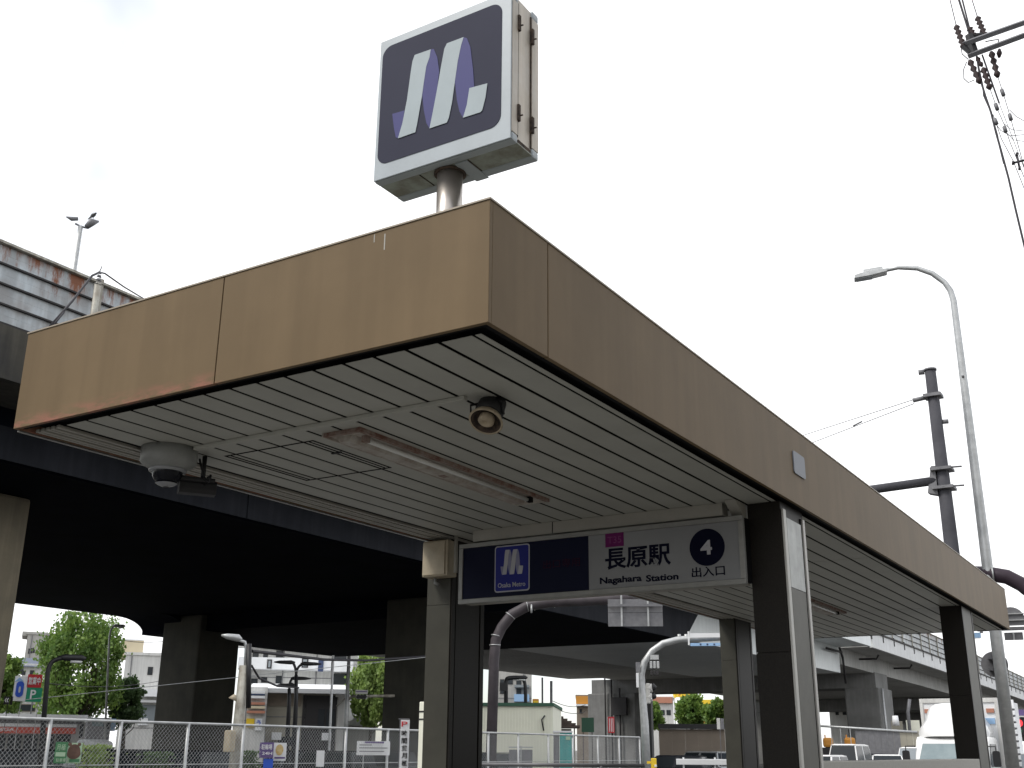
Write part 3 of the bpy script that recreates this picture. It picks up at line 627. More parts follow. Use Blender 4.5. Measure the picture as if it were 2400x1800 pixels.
tree('yellow green willowy tree behind the road signal arm',868,102,1542,812,930,1700,'leaf_y',16000,.22,upright=1.3)
tree('green tree in front of the tall yellow shop sign',1622,158,1632,1588,1650,1702,'leaf',7000,.24,upright=.5)
tree('green tree beside the lower yellow shop front',1672,154,1648,1648,1712,1702,'leaf',6000,.24,upright=.5)
tree('thin green tree behind the round crossing signal post',1522,150,1652,1508,1552,1712,'leaf',2200,.3,upright=.5)
# ------------------------------------------------------------------ buildings beyond the viaduct, left bay
building('apartment_block','plain grey concrete block with three slit windows beyond the trees',34,118,1487,150,18,'grey_wall',[(66,1520,70,1532),(71,1519,76,1531),(77,1518,82,1530)],[('stair_tower','grey_wall',(52,1480,112,1490),.5,6)])
f,t=building('house','house with a slate blue roof behind the round shop sign',36,100,1562,116,10,'off',[(48,1572,60,1582),(70,1571,80,1581)])
x0,x1,z0,z1=f.rect(32,1537,104,1563); MB().prism([(-.6,z0),(10.6,z0),(7,z1),(3,z1)],'x',x0,x1).build('pitched_roof',M['roof_slate'],t)
building('white_building','white sided building with one dark window beside the first dark pier',276,398,1536,108,22,'off',[(346,1563,358,1582)],[('awning','white',(322,1617,380,1634),-1.6,0),('awning','white',(300,1641,376,1647),-1.0,0),('shop_window','window_lt',(318,1652,372,1690),-.1,0)])
f=Fr(284,336,110); t=f.thing('rooftop_box','beige box shaped roof house on the white sided building','roof house'); f.part('wall','beige',t,284,1499,336,1537,.5,6); f.part('cap','white',t,283,1497,337,1500,.4,6.1)
building('shop','cream roadside shop with dark windows under the parking sign',-60,118,1640,94,14,'off',[(-50,1655,30,1690),(40,1650,84,1668,'brown_wall','window')],[('fascia_board','beige',(0,1641,36,1648),-.2,0)])
# shop sign cluster
f=Fr(26,102,75); t=f.thing('shop_sign','roadside sign of white, red and green boards with a letter P','sign')
f.part('white_board','white',t,32,1585,63.4,1643,-.1,.3); f.part('red_board','red',t,64,1581,98,1611.5,-.1,.3); f.part('green_board','green',t,61,1612,98,1645,-.1,.3)
xa,xb,zb,zt=f.rect(37,1597,55,1634)
MB().prism(rrect(xa,xb,zb,zt,(xb-xa)*.48),'y',-.13,-.101).build('blue_ring',M['blue'],t); MB().prism(rrect(xa+.16,xb-.16,zb+.25,zt-.3,(xb-xa)*.2),'y',-.15,-.131).build('ring_centre',M['white'],t)
xa,xb,zb,zt=f.rect(36,1588,56,1597); MB().prism([(xa,zb),(xb,zb),((xa+xb)/2,zt)],'y',-.13,-.101).build('blue_arrow',M['blue_lt'],t)
f.txt('P','white',t,71,1617,84,1638,y=-.12,bold=.02); f.txt('営業中','white',t,67,1587,95,1605,y=-.12,bold=.02)
for u in (45,86): f.part('sign_leg','galv',t,u-1,1643,u+1,1700,0,.2,full=True)
f=Fr(7,30,74); t=f.thing('chevron_sign','small black sign with white arrowheads left of the shop sign','sign')
f.part('board','black',t,9,1632,22,1651,-.05,.05); f.part('side_board','black',t,24,1632,30,1652,.2,.3); f.txt('<<','white',t,11,1635,20,1647,bold=.02); f.part('leg','black',t,14.5,1651,16,1690,0,.1,full=True)
# long low shop with the red band
f=Fr(-70,206,78,78); t=f.thing('low_store','long low store with white roof edge and red lettered band behind the fence','store')
B('wall',M['off'],t,0,f.w,.3,9,-.1,f.rect(-70,1690,200,1700)[3]); f.part('roof','white',t,-70,1674,206,1687,-.5,9.2); f.part('grey_band','galv_d',t,-70,1688,192,1695,-.2,.29); f.part('white_band','white',t,-70,1696,180,1703,-.25,.29)
f.part('red_band','red_band',t,-70,1704,177,1719,-.25,.29)
f.txt('MEGA','letter_white',t,-12,1706,33,1713,y=-.27)
for u in range(-60,150,38): 
    fr=f.part('window','rail_dark',t,u,1721,u+34,1764,.2,.29); x0,x1,z0,z1=f.rect(u+1,1722,u+33,1762); B('pane',M['window'],fr,x0,x1,.17,.199,z0,z1)
# ------------------------------------------------------------------ middle bay
f,t=building('apartment_building','white apartment building with balconies and a blue stripe behind the low brown building',560,832,1488,112,26,'off',
 [(592,1529,606,1546),(617,1528,628,1545),(647,1525,664,1541),(588,1590,604,1602),(612,1587,626,1600)],
 [('balcony_band','white',(560,1545,775,1572),-1.8,0),('balcony_band','white',(776,1550,826,1577),-1.8,0),('blue_panel','blue_dark',(745,1548,757,1577),-1.95,-1.81),
  ('door','window',(646,1584,660,1606),-.1,.02),('roof_overhang','off',(560,1508,832,1522),-1.2,0),('dark_recess','window',(781,1580,816,1606),-.3,.02),('upper_recess','window',(783,1536,812,1545),-.3,.02)])
for q in ((627,1549,638,1570),(707,1546,722,1568)):
    x0,x1,z0,z1=f.rect(*q); fr=B('balcony_window',M['rail_dark'],t,x0,x1,-1.92,-1.81,z0,z1); B('pane',M['window_lt'],fr,x0+.12,x1-.12,-1.95,-1.921,z0+.12,z1-.12)
f,t=building('low_building','low brown building with a broad white roof edge beyond the lamp posts',606,790,1622,98,14,'tan_wall',[(650,1725,690,1750,'tan_wall','window')],
 [('upper_wall','brown_wall',(620,1624,706,1655),-.08,0),('dark_wall','rail_dark',(706,1630,787,1780),-.1,0),('doorway','window',(745,1662,760,1710),-.16,-.101),('doorway','window',(764,1662,784,1712),-.16,-.101)])
x0,x1,z0,z1=f.rect(585,1603,815,1626); MB().prism([(-1.4,z0),(-1.5,z0+.35),(6,z1+.3),(15,z1),(15,z0)],'x',x0,x1).build('white_roof',M['white'],t)
f=Fr(578,621,96); t=f.thing('fin_sign_building','narrow building front of white and terracotta fins left of the low brown building','building')
f.part('wall','off',t,577,1610,622,1780,.1,6,full=True)
for i,(v,m) in enumerate(((1620,'white'),(1627,'blue_dark'),(1631,'white'),(1646,'terra'),(1655,'beige'),(1666,'terra'))): f.part('fin',m,t,577+i*.3,v,621,v+(6 if m!='blue_dark' else 3),-.4,.05)
f.part('yellow_notice','yellow',t,577,1684,596,1704,-.1,0); f.part('white_notice','white',t,598,1684,614,1712,-.1,0); f.txt('う','blue',t,601,1688,611,1700,y=-.12,bold=.03)
f,t=building('white_shed','white corrugated shed right of the low brown building',787,812,1634,98,6,'off',[])
for k in range(9): f.part('rib','off',t,788+k*2.7,1640,789+k*2.7,1740,-.06,-.001)
f=Fr(812,900,106); t=f.thing('tiled_house','small grey gabled house under the willowy tree','house'); xa,xb,zb,zt=f.rect(812,1700,880,1760); B('wall',M['grey_wall'],t,xa,xb,0,6,-.1,zt)
x0,x1,z0,z1=f.rect(808,1674,884,1701); MB().prism([(x0,z0),((x0+x1)*.42,z1),(x1*.8,z1),(x1,z0)],'y',-.6,6.5).build('roof',M['galv'],t)
f=Fr(1155,1256,118); 
building('far_flats','grey flats with blue balconies above the cream corrugated hut',1150,1246,1560,130,14,'grey_wall',[(1172,1592,1182,1604),(1190,1590,1202,1604),(1210,1592,1222,1606),(1172,1612,1182,1626),(1210,1614,1222,1628)],[('balcony','blue_lt',(1205,1628,1240,1645),-1,0),('balcony','window_lt',(1206,1606,1240,1612),-1,0)])
building('orange_roof_house','distant house with an orange roof beside the grey pier',1352,1380,1633,150,10,'brown_wall',[(1358,1662,1364,1672)],[('roof_edge','orange',(1350,1632,1382,1650),-.5,0),('eave','white',(1350,1651,1382,1655),-.8,0)])
building('pink_roof_shop','distant shop with a salmon roof left of the yellow sign',1520,1580,1636,180,12,'off',[(1545,1664,1558,1676),(1562,1664,1572,1676)],[('roof_edge','terra',(1522,1634,1576,1648),-.5,0)])
# yellow signs
f=Fr(1574,1636,190); t=f.thing('tower_sign','tall yellow sign with red lettering seen under the viaduct','sign'); f.part('board','yellow',t,1577,1602,1632,1634,-.2,.6); f.part('edge','yellow',t,1577,1599,1583,1636,-.3,.7)
f.txt('ラーメン','red',t,1588,1620,1622,1631,y=-.25,bold=.03); f.part('red_stripe','red_band',t,1586,1605,1600,1611,-.25,-.201); f.part('leg','white',t,1580,1634,1583,1700,0,.5,full=True)
f=Fr(1636,1700,180); t=f.thing('yellow_shop_front','lower yellow shop front with red and white lettering behind the small trees','shop'); f.part('wall','off',t,1636,1662,1700,1760,.1,8,full=True); f.part('sign_board','yellow',t,1634,1640,1700,1660,-.3,.09)
f.txt('餃子','red',t,1652,1650,1672,1659,y=-.32,bold=.03); f.part('orange_panel','orange',t,1636,1682,1656,1696,-.1,.09)
# dark boundary wall under the viaduct
f=Fr(1543,1702,72); t=f.thing('boundary_wall','brown panelled boundary wall with a black top edge behind the silver car','wall'); xa,xb,zb,zt=f.rect(1545,1709,1700,1780)
for k in range(5): w_=(xb-xa)/5; B('panel',M['brown_wall'],t,xa+k*w_+.001,xa+(k+1)*w_-.001,-.03,.03,-.1,zt)
f.part('top_beam','black',t,1543,1697,1702,1708.5,-.4,.4)
# ------------------------------------------------------------------ site hut, toilet, shelter
f=Fr(1120,1296,44,43.7); t=f.thing('site_hut','cream corrugated site hut with a green roof edge beyond the brown arched pipe','hut')
xa,xb,zb,zt=f.rect(1120,1652,1296,1790); zt=(f.xz(1160,1651)[1]+f.xz(1290,1659)[1])/2; B('wall',M['cream'],t,0,f.w,0,5,-.1,zt)
for k in range(int(f.w/.115)): B('rib',M['cream'],t,.03+k*.115,.075+k*.115,-.022,-.001,0,zt-.01)
B('roof_edge',M['green_dk'],t,-.1,f.w+.05,-.12,5.1,zt+.002,zt+.12)
MB().tube([(f.w-.35,-.1,zt-.9),(f.w-.42,-.14,zt-.5),(f.w-.3,-.1,zt-.35)],.03,6).build('cable',M['rail_dark'],t)
f=Fr(1188,1250,38); t=f.thing('switch_cabinet','pair of grey metal cabinets in front of the cream hut','cabinet')
f.part('cabinet_body','galv_d',t,1193,1757,1220.5,1800,0,.5,full=True); f.part('cabinet_body','galv_d',t,1222,1757,1248,1800,0,.5,full=True); f.part('top_rail','galv',t,1192,1750,1249,1753,0,.1); f.part('mid_post','galv',t,1219.5,1748,1222.5,1800,-.1,-.01,full=True)
f=Fr(1296,1342,41); t=f.thing('portable_toilet','teal portable toilet cabin beside the cream hut','toilet')
f.part('side','galv_d',t,1297,1719,1311,1800,.05,1.1,full=True); f.part('door','teal',t,1312,1718,1341,1800,-.02,1.1,full=True); f.part('vent','pale_green',t,1326,1726,1337,1734,-.05,-.021); f.part('roof','white',t,1296,1713,1342,1717,-.05,1.2)
f=Fr(1290,1362,52); t=f.thing('tiled_shelter','small shelter with a dark brown tiled sloping roof behind the teal toilet','shelter')
x0,x1,z0,z1=f.rect(1288,1671,1358,1706)
for k in range(7):
    a=k/7; xs_=x0+(x1-x0)*.15
    MB().prism([(x0-.5+a*0,z1-(z1-z0)*(k/7)),(x0+(x1-x0)*(.05+.95*(k+.0)/7)+.2,z1-(z1-z0)*(k/7)),(x0+(x1-x0)*(.05+.95*(k+1)/7),z1-(z1-z0)*((k+1)/7)),(x0-.5,z1-(z1-z0)*((k+1)/7))],'y',-1.5+k*.02,1.5-k*.02).build('tile_row',M['roof_brown'],t)
for u in (1345,): f.part('post','post',t,u,1706,u+3,1800,-.2,-.1,full=True)
f.part('back_wall','off',t,1290,1707,1340,1800,1,1.1,full=True)
# notices under the pier
f=Fr(1360,1394,60); t=f.thing('dark_green_board','dark green square board in front of the grey pier','board'); f.part('board','green_dk',t,1363,1682,1392,1716,-.05,.05); f.part('leg','rail_dark',t,1366,1716,1368,1760,0,.05,full=True); f.part('leg','rail_dark',t,1387,1716,1389,1760,0,.05,full=True)
f=Fr(1422,1442,55); t=f.thing('red_banner','small red banner with white lines in front of the grey pier','banner'); f.part('cloth','red',t,1425,1680,1440,1718,-.02,.02)
for k in range(3): f.part('white_line','white',t,1428+k*4,1684,1429.5+k*4,1715,-.03,-.021)
f.part('leg','galv',t,1424,1680,1425,1760,0,.03,full=True)
# ------------------------------------------------------------------ chain-link fence (parallel to the viaduct)
FX=-17.0; FZ=2.03
fe=empty('chain_link_fence',(FX,0,0),0,'long galvanised chain link fence along the street under the viaduct','fence')
post=MB().tube([(0,0,0),(0,0,FZ)],.032,8).build('p',M['galv'],data_only=True); post.name='fence_post'
ys=[]; 
for u in (-60,118,284,442,572,700,812,910,992,1070,1145,1215,1285,1342,1400,1450,1498):
    q=G(u,20); ys.append(FX*q.y/q.x)
for i,y in enumerate(ys):
    mesh_obj('fence_post',post,fe,(0,y,0))
    if i:
        a,b=ys[i-1]+.03,y-.03; m=MB(); pch=.085; n_=int((b-a)/pch)+1
        def strip(y0,z0,y1,z1): m.add([(-.0,y0-.0036,z0),(0,y0+.0036,z0),(0,y1+.0036,z1),(0,y1-.0036,z1),(.003,y0,z0),(.003,y1,z1)],[(0,1,2,3),(0,4,5,3),(1,4,5,2)])
        hgt=FZ-.62
        k=-int(hgt/pch)
        while k<n_:
            y0=a+k*pch
            for sgn in (1,):
                s0,s1=max(y0,a),min(y0+hgt,b)
                if s1>s0:
                    strip(s0,.6+(s0-y0),s1,.6+(s1-y0)); strip(a+b-s0,.6+(s0-y0),a+b-s1,.6+(s1-y0))
            k+=1
        me=bpy.data.meshes.new('chain_link'); me.from_pydata([tuple(p) for p in m.v],[],m.f); me.materials.append(M['galv']); mesh_obj('chain_link',me,fe)
MB().tube([(0,ys[0],FZ),(0,ys[-1],FZ)],.026,8).build('top_rail',M['galv'],fe)
MB().tube([(0,ys[0],1.28),(0,ys[-1],1.28)],.009,6).build('mid_wire',M['galv'],fe)
def fence_board(name,label,cat,u0,v0,u1,v1,m,extra=(),off=.10,legs=True):
    q=G((u0+u1)/2,20); y=FX*q.y/q.x; d=math.hypot(FX+off,y); f=Fr(u0,u1,d); t=f.thing(name,label,cat)
    f.part('board',m,t,u0,v0,u1,v1,-.01,.01)
    for e in extra:
        if e[0]=='t': f.txt(e[1],e[2],t,*e[3:7],y=-.014)
        else: f.part(e[0],e[1],t,*e[2:6],-.016,-.011)
    return f,t
fence_board('green_notice','green notice board with pale lettering on the fence, left of the bear poster','sign',128,1739,157,1789,'green_print',[('t','月極','pale_green',133,1744,154,1759),('band','pale_green',130,1763,153,1773),('t','駐車場','pale_green',131,1777,154,1786)])
f,t=fence_board('bear_poster','pale poster with a brown animal head hung on the fence','poster',158,1741,191,1789,'pale_green',[('print_strip','green_print',162,1779,186,1786)])
xa,xb,zb,zt=f.rect(161,1745,186,1776); cx,cz=(xa+xb)/2,(zb+zt)/2
MB().prism([(cx+.11*math.cos(R(a))*(1.1 if math.sin(R(a))<0 else .95),cz-.01+.125*math.sin(R(a))) for a in range(0,360,20)],'y',-.016,-.011).build('head_print',M['poster_brown'],t)
for s_ in (-1,1): MB().prism([(cx+s_*.075+.03*math.cos(R(a)),cz+.11+.03*math.sin(R(a))) for a in range(0,360,30)],'y',-.0105,-.0101).build('ear_print',M['poster_brown'],t)
fence_board('purple_notice','purple notice board with white lettering beside the round emblem poster','sign',608,1740,641,1776,'purple',[('t','駐輪場','letter_white',613,1744,638,1757),('t','24H','letter_white',614,1762,638,1769)])
fence_board('blue_notice','blue board below the purple notice on the fence','sign',617,1778,640,1800,'blue')
f,t=fence_board('emblem_poster','white poster with a tan oval print on the fence','poster',641,1741,671,1783,'paper',[('caption','purple',643,1774,668,1778)],off=.14)
xa,xb,zb,zt=f.rect(646,1744,664,1771); cx,cz=(xa+xb)/2,(zb+zt)/2
MB().prism([(cx+.082*math.cos(R(a)),cz+.11*math.sin(R(a))) for a in range(0,360,20)],'y',-.016,-.011).build('oval_print',M['poster_tan'],t)
fence_board('white_notice_sheet','narrow blank white sheet tied to the middle of the fence','sign',741,1759,760,1797,'paper')
f,t=fence_board('site_notice_board','wide greyish notice board on two legs behind the fence','sign',836,1737,914,1770,'paper',[('text_row','galv_d',842,1745,872,1747),('text_row','galv_d',842,1752,908,1754),('text_row','galv_d',842,1760,900,1762),('heading','purple',855,1738,900,1742)],off=-.5)
for u in (850,905): f.part('leg','galv',t,u,1770,u+2,1800,.015,.04,full=True)
# upright banner
f=Fr(934,962,19.5); t=f.thing('upright_banner','tall white upright banner with red and black characters before the column','banner'); f.part('cloth','paper',t,937,1687,958,1825,-.01,.01); f.part('top_rod','galv_d',t,934,1684,960,1686,-.01,.01); f.part('rod','galv_d',t,935,1684,936.5,1800,-.01,.01,full=True)
f.txt('P','red',t,941,1691,955,1703,y=-.014)
for k,c_ in enumerate('時間貸月極駐'): f.txt(c_,'black',t,941,1712+k*17.5,954,1725+k*17.5,y=-.014,bold=.02)
# pale cable cover with dark bands
b=G(994,22); t=empty('cable_cover_post',(b.x,b.y,0),0,'pale square cable cover post with dark bands left of the front column','post'); tp=W(994,1645,22).z
MB().box(-.075,.075,-.075,.075,0,tp).build('cover',M['cream'],t,bev=.015); 
for v in (1668,1686): z=W(994,v,22).z; B('band',M['rail_dark'],t,-.082,.082,-.082,.082,z-.015,z+.015)
# ------------------------------------------------------------------ lamp posts, poles
def curved_lamp(label,u,vb,vt,uh,vh,d,m='black',r=.05,group=None,head=.35):
    b=G(u,d); p1=W(u+(uh-u)*.1,vt+ (vh-vt)*.2+12,d); p2=W(u+(uh-u)*.35,vh-1,d); p3=W(uh,vh,d); o=Vector((b.x,b.y,0))
    t=empty('street_lamp',o,0,label,'street lamp',group)
    up=[b-o,W(u,vt+30,d)-o]+[q-o for q in arc(W(u+(uh-u)*.04,vt+20,d),W(u+(uh-u)*.12,vh,d),W(uh-(uh-u)*.3,vh,d),7)]
    up=[Vector((0,0,0))]+up[1:]
    MB().tube(up,[r*1.3]+[r]*(len(up)-1),8).build('pole',M[m],t)
    h=W(uh,vh,d)-o; e=(G(uh,d)-G(u,d)).normalized()
    MB().tube([h-e*head*1.2,h-e*head*.7,h+e*head*.5,h+e*head*.8],[.04,.09,.09,.03],10).build('lamp_head',M[m],t)
    MB().tube([h-e*head*.3+Vector((0,0,-.085)),h+e*head*.5+Vector((0,0,-.085))],.05,8).build('diffuser',M['white'],t)
    return t
curved_lamp('black curved street lamp in front of the big bushy tree',112,1700,1545,176,1542,32,r=.06)
def twin(label,u,vt,ul,vl,ur,vr,d,group='black twin armed lamps'):
    b=G(u,d); o=Vector((b.x,b.y,0)); t=empty('twin_lamp',o,0,label,'street lamp',group)
    MB().tube([(0,0,0),W(u,1640,d)-o,W(u,vt+22,d)-o],[.11,.08,.065],8).build('pole',M['black'],t)
    for uu,vv in ((ul,vl),(ur,vr)):
        e=(G(uu,d)-G(u,d)).normalized(); h=W(uu,vv,d)-o
        MB().tube(arc(W(u,vt+24,d)-o,W(u,vt+2,d)-o,h-e*.35,7),.05,6).build('arm',M['black'],t)
        MB().tube([h-e*.45,h-e*.3,h+e*.15,h+e*.35],[.03,.08,.06,.02],8).build('lamp_head',M['black'],t)
twin('taller black twin armed lamp in front of the white apartments',694,1560,664,1552,732,1556,44)
twin('shorter black twin armed lamp left of the taller one',678,1592,668,1606,708,1590,46)
# leaning concrete pole with lamp and box
b=G(556,25); o=Vector((b.x,b.y,0)); t=empty('lamp_pole',o,0,'grey concrete pole with a flat lamp beside the first dark pier','pole')
MB().tube([(0,0,0),W(572,1560,25)-o+Vector((0,0,0)) ],[.14,.10],10).build('pole',M['post'],t)
MB().tube([W(574,1580,25)-o,W(577,1520,25)-o,W(574,1505,25)-o,W(560,1500,25)-o],.035,8).build('arm',M['galv'],t)
e=(G(540,25)-G(560,25)).normalized(); h=W(545,1495,25)-o; MB().tube([h-e*.2+Vector((0,0,-.03)),h-e*.12,h+e*.12+Vector((0,0,.03)),h+e*.24+Vector((0,0,.05))],[.03,.08,.06,.02],8).build('lamp_head',M['galv'],t)
MB().tube([W(584,1509,24.9)-o,W(582,1660,24.9)-o],.055,8).build('dark_riser',M['black'],t)
MB().tube([W(545,1640,24.8)-o,W(551,1628,24.8)-o],[.10,.03],12).build('loudspeaker',M['cream_plastic'],t)
xx=W(538,1737,24.7)-o; MB().box(xx.x-.10,xx.x+.10,xx.y-.08,xx.y+.08,xx.z-.22,xx.z+.22).build('meter_box',M['cream_plastic'],t,bev=.03)
# signal arm with small signal
b=G(812,55); o=Vector((b.x,b.y,0)); t=empty('signal_pole',o,0,'white pole with a long arm and a road signal before the willowy tree','signal')
MB().tube([(0,0,0),W(818,1538,55)-o],[.13,.08],10).build('pole',M['galv'],t); MB().tube([W(815,1640,55)-o,W(826,1632,55)-o,W(925,1631,55)-o],.07,8).build('arm',M['post'],t)
MB().tube([W(789,1655,55)-o,W(815,1632,55)-o],.04,6).build('brace',M['post'],t)
f=Fr(832,863,54.6); q=f.thing('road_signal','horizontal three lamp road signal under a striped sign on the long arm','traffic light'); f.part('body','off',q,834,1628,861,1638.5,-.1,.1,bev=.04); f.part('name_sign','off',q,833,1617,862,1626.5,-.05,.05); f.part('stripe','purple',q,835,1620,860,1622,-.06,-.051)
for k in range(3): c_=f.xz(840+k*7.5,1633); MB().tube([(c_[0],-.16,c_[1]),(c_[0],-.101,c_[1])],.10,10).build('lens',M['black'],q)
pole('white_pole','slim white pole in front of the white apartments','pole',[G(776,50),W(781,1536,50)],.055,'white')
# thin poles behind hut
pole('slim_pole','thin dark pole right of the hut, in front of the sky','pole',[G(1272,60),W(1271,1588,60)],.05,'galv_d',group='two thin poles behind the cream hut')
pole('slim_pole','second thin pole, nearer the grey pier behind the hut','pole',[G(1292,58),W(1292,1596,58)],.07,'galv_d',group='two thin poles behind the cream hut')
curved_lamp('dark bowed lamp post left above the cream hut',1186,1700,1572,1222,1588,50,r=.09,m='black')
curved_lamp('second dark bowed lamp post right above the cream hut',1232,1700,1590,1212,1588,52,r=.08,m='black')
b=G(1176,49); o=Vector((b.x,b.y,0)); f=Fr(1170,1190,49.5); t=f.thing('dark_box_sign','small black box on the dark post above the hut','sign'); f.part('box','black',t,1171,1600,1188,1619,-.1,.1)
f=Fr(1246,1266,47.5); t=f.thing('yellow_beacon','small orange and yellow beacon board above the hut roof','sign'); f.part('board','orange',t,1248,1638,1263,1651,-.05,.05,bev=.04); f.part('stripe','yellow',t,1250,1643,1261,1647,-.06,-.051)
# far pole behind the big tree
t=pole('utility_pole','distant dark utility pole with wires above the bushy tree','utility pole',[G(163,85),W(164,1434,85)],.16,'pole_conc'); o=t.location
MB().tube([W(152,1434,85)-o,W(182,1436,85)-o],.06,6).build('crossarm',M['rail_dark'],t); MB().tube([W(134,1462,85)-o,W(164,1464,85)-o],.05,6).build('crossarm',M['rail_dark'],t)
for k in range(4): MB().tube([W(168+k*14,1436+k*2,85)-o,W(178+k*14,1440+k*2,85)-o],.10,6).build('insulator',M['insul'],t)
curved_lamp('pale modern street lamp right of the bushy tree top',256,1640,1470,282,1467,66,m='galv',r=.05)
# overhead wires of the left bay
def wire(label,pts,r=.012,m='wire',sag=0,group='overhead wires'):
    P=[Vector(p) for p in pts]
    if len(P)==2:
        a,b_=P; P=[a.lerp(b_,i/10)+Vector((0,0,-sag*4*(i/10)*(1-i/10))) for i in range(11)]
    o=MB().tube(P,r,5,cap=False).build('wire',M[m]); return tag(o,label,'wire',group)
wire('overhead wire crossing the white sided building',[W(150,1445,85),W(400,1500,95)],.02,sag=.8); wire('lower overhead wire crossing the bushy tree',[W(100,1600,70),W(400,1590,90)],.02,sag=.4)
wire('sagging wire in front of the two dark piers',[W(60,1640,36),W(1003,1540,42)],.012,m='galv',sag=-.0)
wire('thick black cable across the white apartments',[W(590,1526,30),W(760,1546,38),W(860,1548,42),W(1000,1538,48)],.045)
wire('black cable sagging to the small splice boxes on the left of the apartments',[W(590,1560,30),W(608,1590,31),W(650,1608,33),W(700,1612,40)],.03)
wire('pale wire right of the cream hut',[W(1296,1643,60),W(1372,1652,75)],.02,m='galv_d',sag=.2); wire('lower pale wire right of the cream hut',[W(1296,1658,60),W(1372,1668,75)],.02,m='galv_d',sag=.2)
# ------------------------------------------------------------------ vehicles
def car(label,u,d,heading,L_,W_,H_,paint,belt=.95,hood=.22,rear=.06,slope=.14,cat='car',roofbox=False,wind='windscreen',group=None,loc=None):
    c=loc or G(u,d); t=empty('parked_car' if cat=='car' else cat,(c.x,c.y,-.12),heading,label,cat,group)     # x forward
    x0,x1=-L_/2,L_/2; cb0=x0+L_*rear; cb1=x1-L_*hood; ct0=cb0+L_*.05; ct1=cb1-L_*slope; hw=W_/2
    body=[(x0,.35),(x0+.02,belt*.85),(x0+.08,belt),(cb1,belt),(x1-.25,belt*.86),(x1-.03,belt*.68),(x1,.35),(x1-.1,.22)]
    body+= [(x1-L_*.19+.36*math.cos(R(a)),.22+.36*math.sin(R(a))) for a in range(0,181,30)]+[(x0+L_*.19+.36*math.cos(R(a)),.22+.36*math.sin(R(a))) for a in range(0,181,30)]+[(x0+.1,.22)]
    MB().prism(body,'y',-hw,hw).build('body',M[paint],t,bev=.025)
    tw=hw-.16; a=[(cb0,-hw+.03,belt),(cb1,-hw+.03,belt),(cb1,hw-.03,belt),(cb0,hw-.03,belt)]; b=[(ct0,-tw,H_-.05),(ct1,-tw,H_-.05),(ct1,tw,H_-.05),(ct0,tw,H_-.05)]
    MB().add(a+b,[(3,2,1,0),(4,5,6,7),(0,1,5,4),(1,2,6,5),(2,3,7,6),(3,0,4,7)]).build('cabin',M[paint],t,bev=.03)
    MB().add([(ct0-.02,-tw-.01,H_-.05),(ct1+.04,-tw-.01,H_-.05),(ct1+.04,tw+.01,H_-.05),(ct0-.02,tw+.01,H_-.05),(ct0+.15,-tw+.15,H_),(ct1-.1,-tw+.15,H_),(ct1-.1,tw-.15,H_),(ct0+.15,tw-.15,H_)],[(3,2,1,0),(4,5,6,7),(0,1,5,4),(1,2,6,5),(2,3,7,6),(3,0,4,7)]).build('roof_panel',M[paint],t,bev=.02)
    def glass(name,P,m,off):
        P=[Vector(p) for p in P]; n=(P[1]-P[0]).cross(P[2]-P[0]).normalized()
        if n.dot(Vector(off))<0: n=-n
        c_=sum(P,Vector())/4; Q=[c_+(p-c_)*Vector((.88,.88,.82)) if 0 else c_+(p-c_)*.92 for p in P]; 
        MB().add([q+n*.012 for q in Q]+[q-n*.01 for q in Q],[(0,1,2,3),(7,6,5,4),(0,4,5,1),(1,5,6,2),(2,6,7,3),(3,7,4,0)]).build(name,M[m],t)
    glass('windscreen',[a[1],a[2],b[2],b[1]],wind,(1,0,.3)); glass('rear_window',[a[0],a[3],b[3],b[0]],'windscreen',(-1,0,.3))
    mx_=lambda p,q,k:tuple(p[i]*(1-k)+q[i]*k for i in range(3))
    for s_,(i,j) in ((-1,(0,1)),(1,(3,2))):
        for k0,k1 in ((.02,.5),(.53,.98)): glass('side_window',[mx_(a[i],a[j],k0),mx_(a[i],a[j],k1),mx_(b[i],b[j],k1),mx_(b[i],b[j],k0)],'windscreen',(0,s_,.2))
        B('mirror',M[paint],t,cb1-.25,cb1-.12,s_*(hw+.08)-.09,s_*(hw+.08)+.09,belt+.02,belt+.17,bev=.03)
        for xx in (x1-L_*.19,x0+L_*.19):
            w_=MB().tube([(xx,s_*(hw-.2),.31),(xx,s_*(hw+.005),.31)],.31,20).build('wheel',M['tyre'],t); MB().tube([(xx,s_*(hw-.02),.31),(xx,s_*(hw+.012),.31)],.19,16).build('rim',M['car_silver'],w_)
        B('headlight',M['window_lt'],t,x1-.1,x1+.006,s_*(hw-.28)-.16,s_*(hw-.28)+.16,belt*.62,belt*.78,bev=.02)
        B('tail_light',M['red'],t,x0-.006,x0+.05,s_*(hw-.12)-.07,s_*(hw-.12)+.07,belt*.65,belt*.9,bev=.01)
    B('grille',M['black'],t,x1-.02,x1+.008,-hw*.5,hw*.5,.42,belt*.6); B('number_plate',M['paper'],t,x1+.009,x1+.02,-.16,.16,.36,.5)
    if roofbox:
        MB().prism([(-1.05,H_+.08),(-.9,H_+.05),(.9,H_+.05),(1.15,H_+.10),(.95,H_+.27),(.3,H_+.36),(-.6,H_+.36),(-1.0,H_+.26)],'y',-.38,.38).build('roof_box',M['white'],t,bev=.05)
        for xx in (-.6,.6): B('roof_bar',M['black'],t,xx-.03,xx+.03,-.6,.6,H_-.02,H_+.05)
    return t
def toward(u,d,deg=0):       # heading of something at (u,d) that faces the camera, turned by deg
    p=G(u,d); return math.atan2(-p.y,-p.x)+R(deg)
car('black car with a long white roof box parked behind the fence',226,50,R(-18),4.3,1.7,1.62,'car_black',roofbox=True,hood=.24)
car('white tall van facing the camera beyond the parapet, leftmost of the row',1984,57,R(-90),3.4,1.48,2.08,'car_white',belt=1.2,hood=.14,slope=.10,rear=.02)
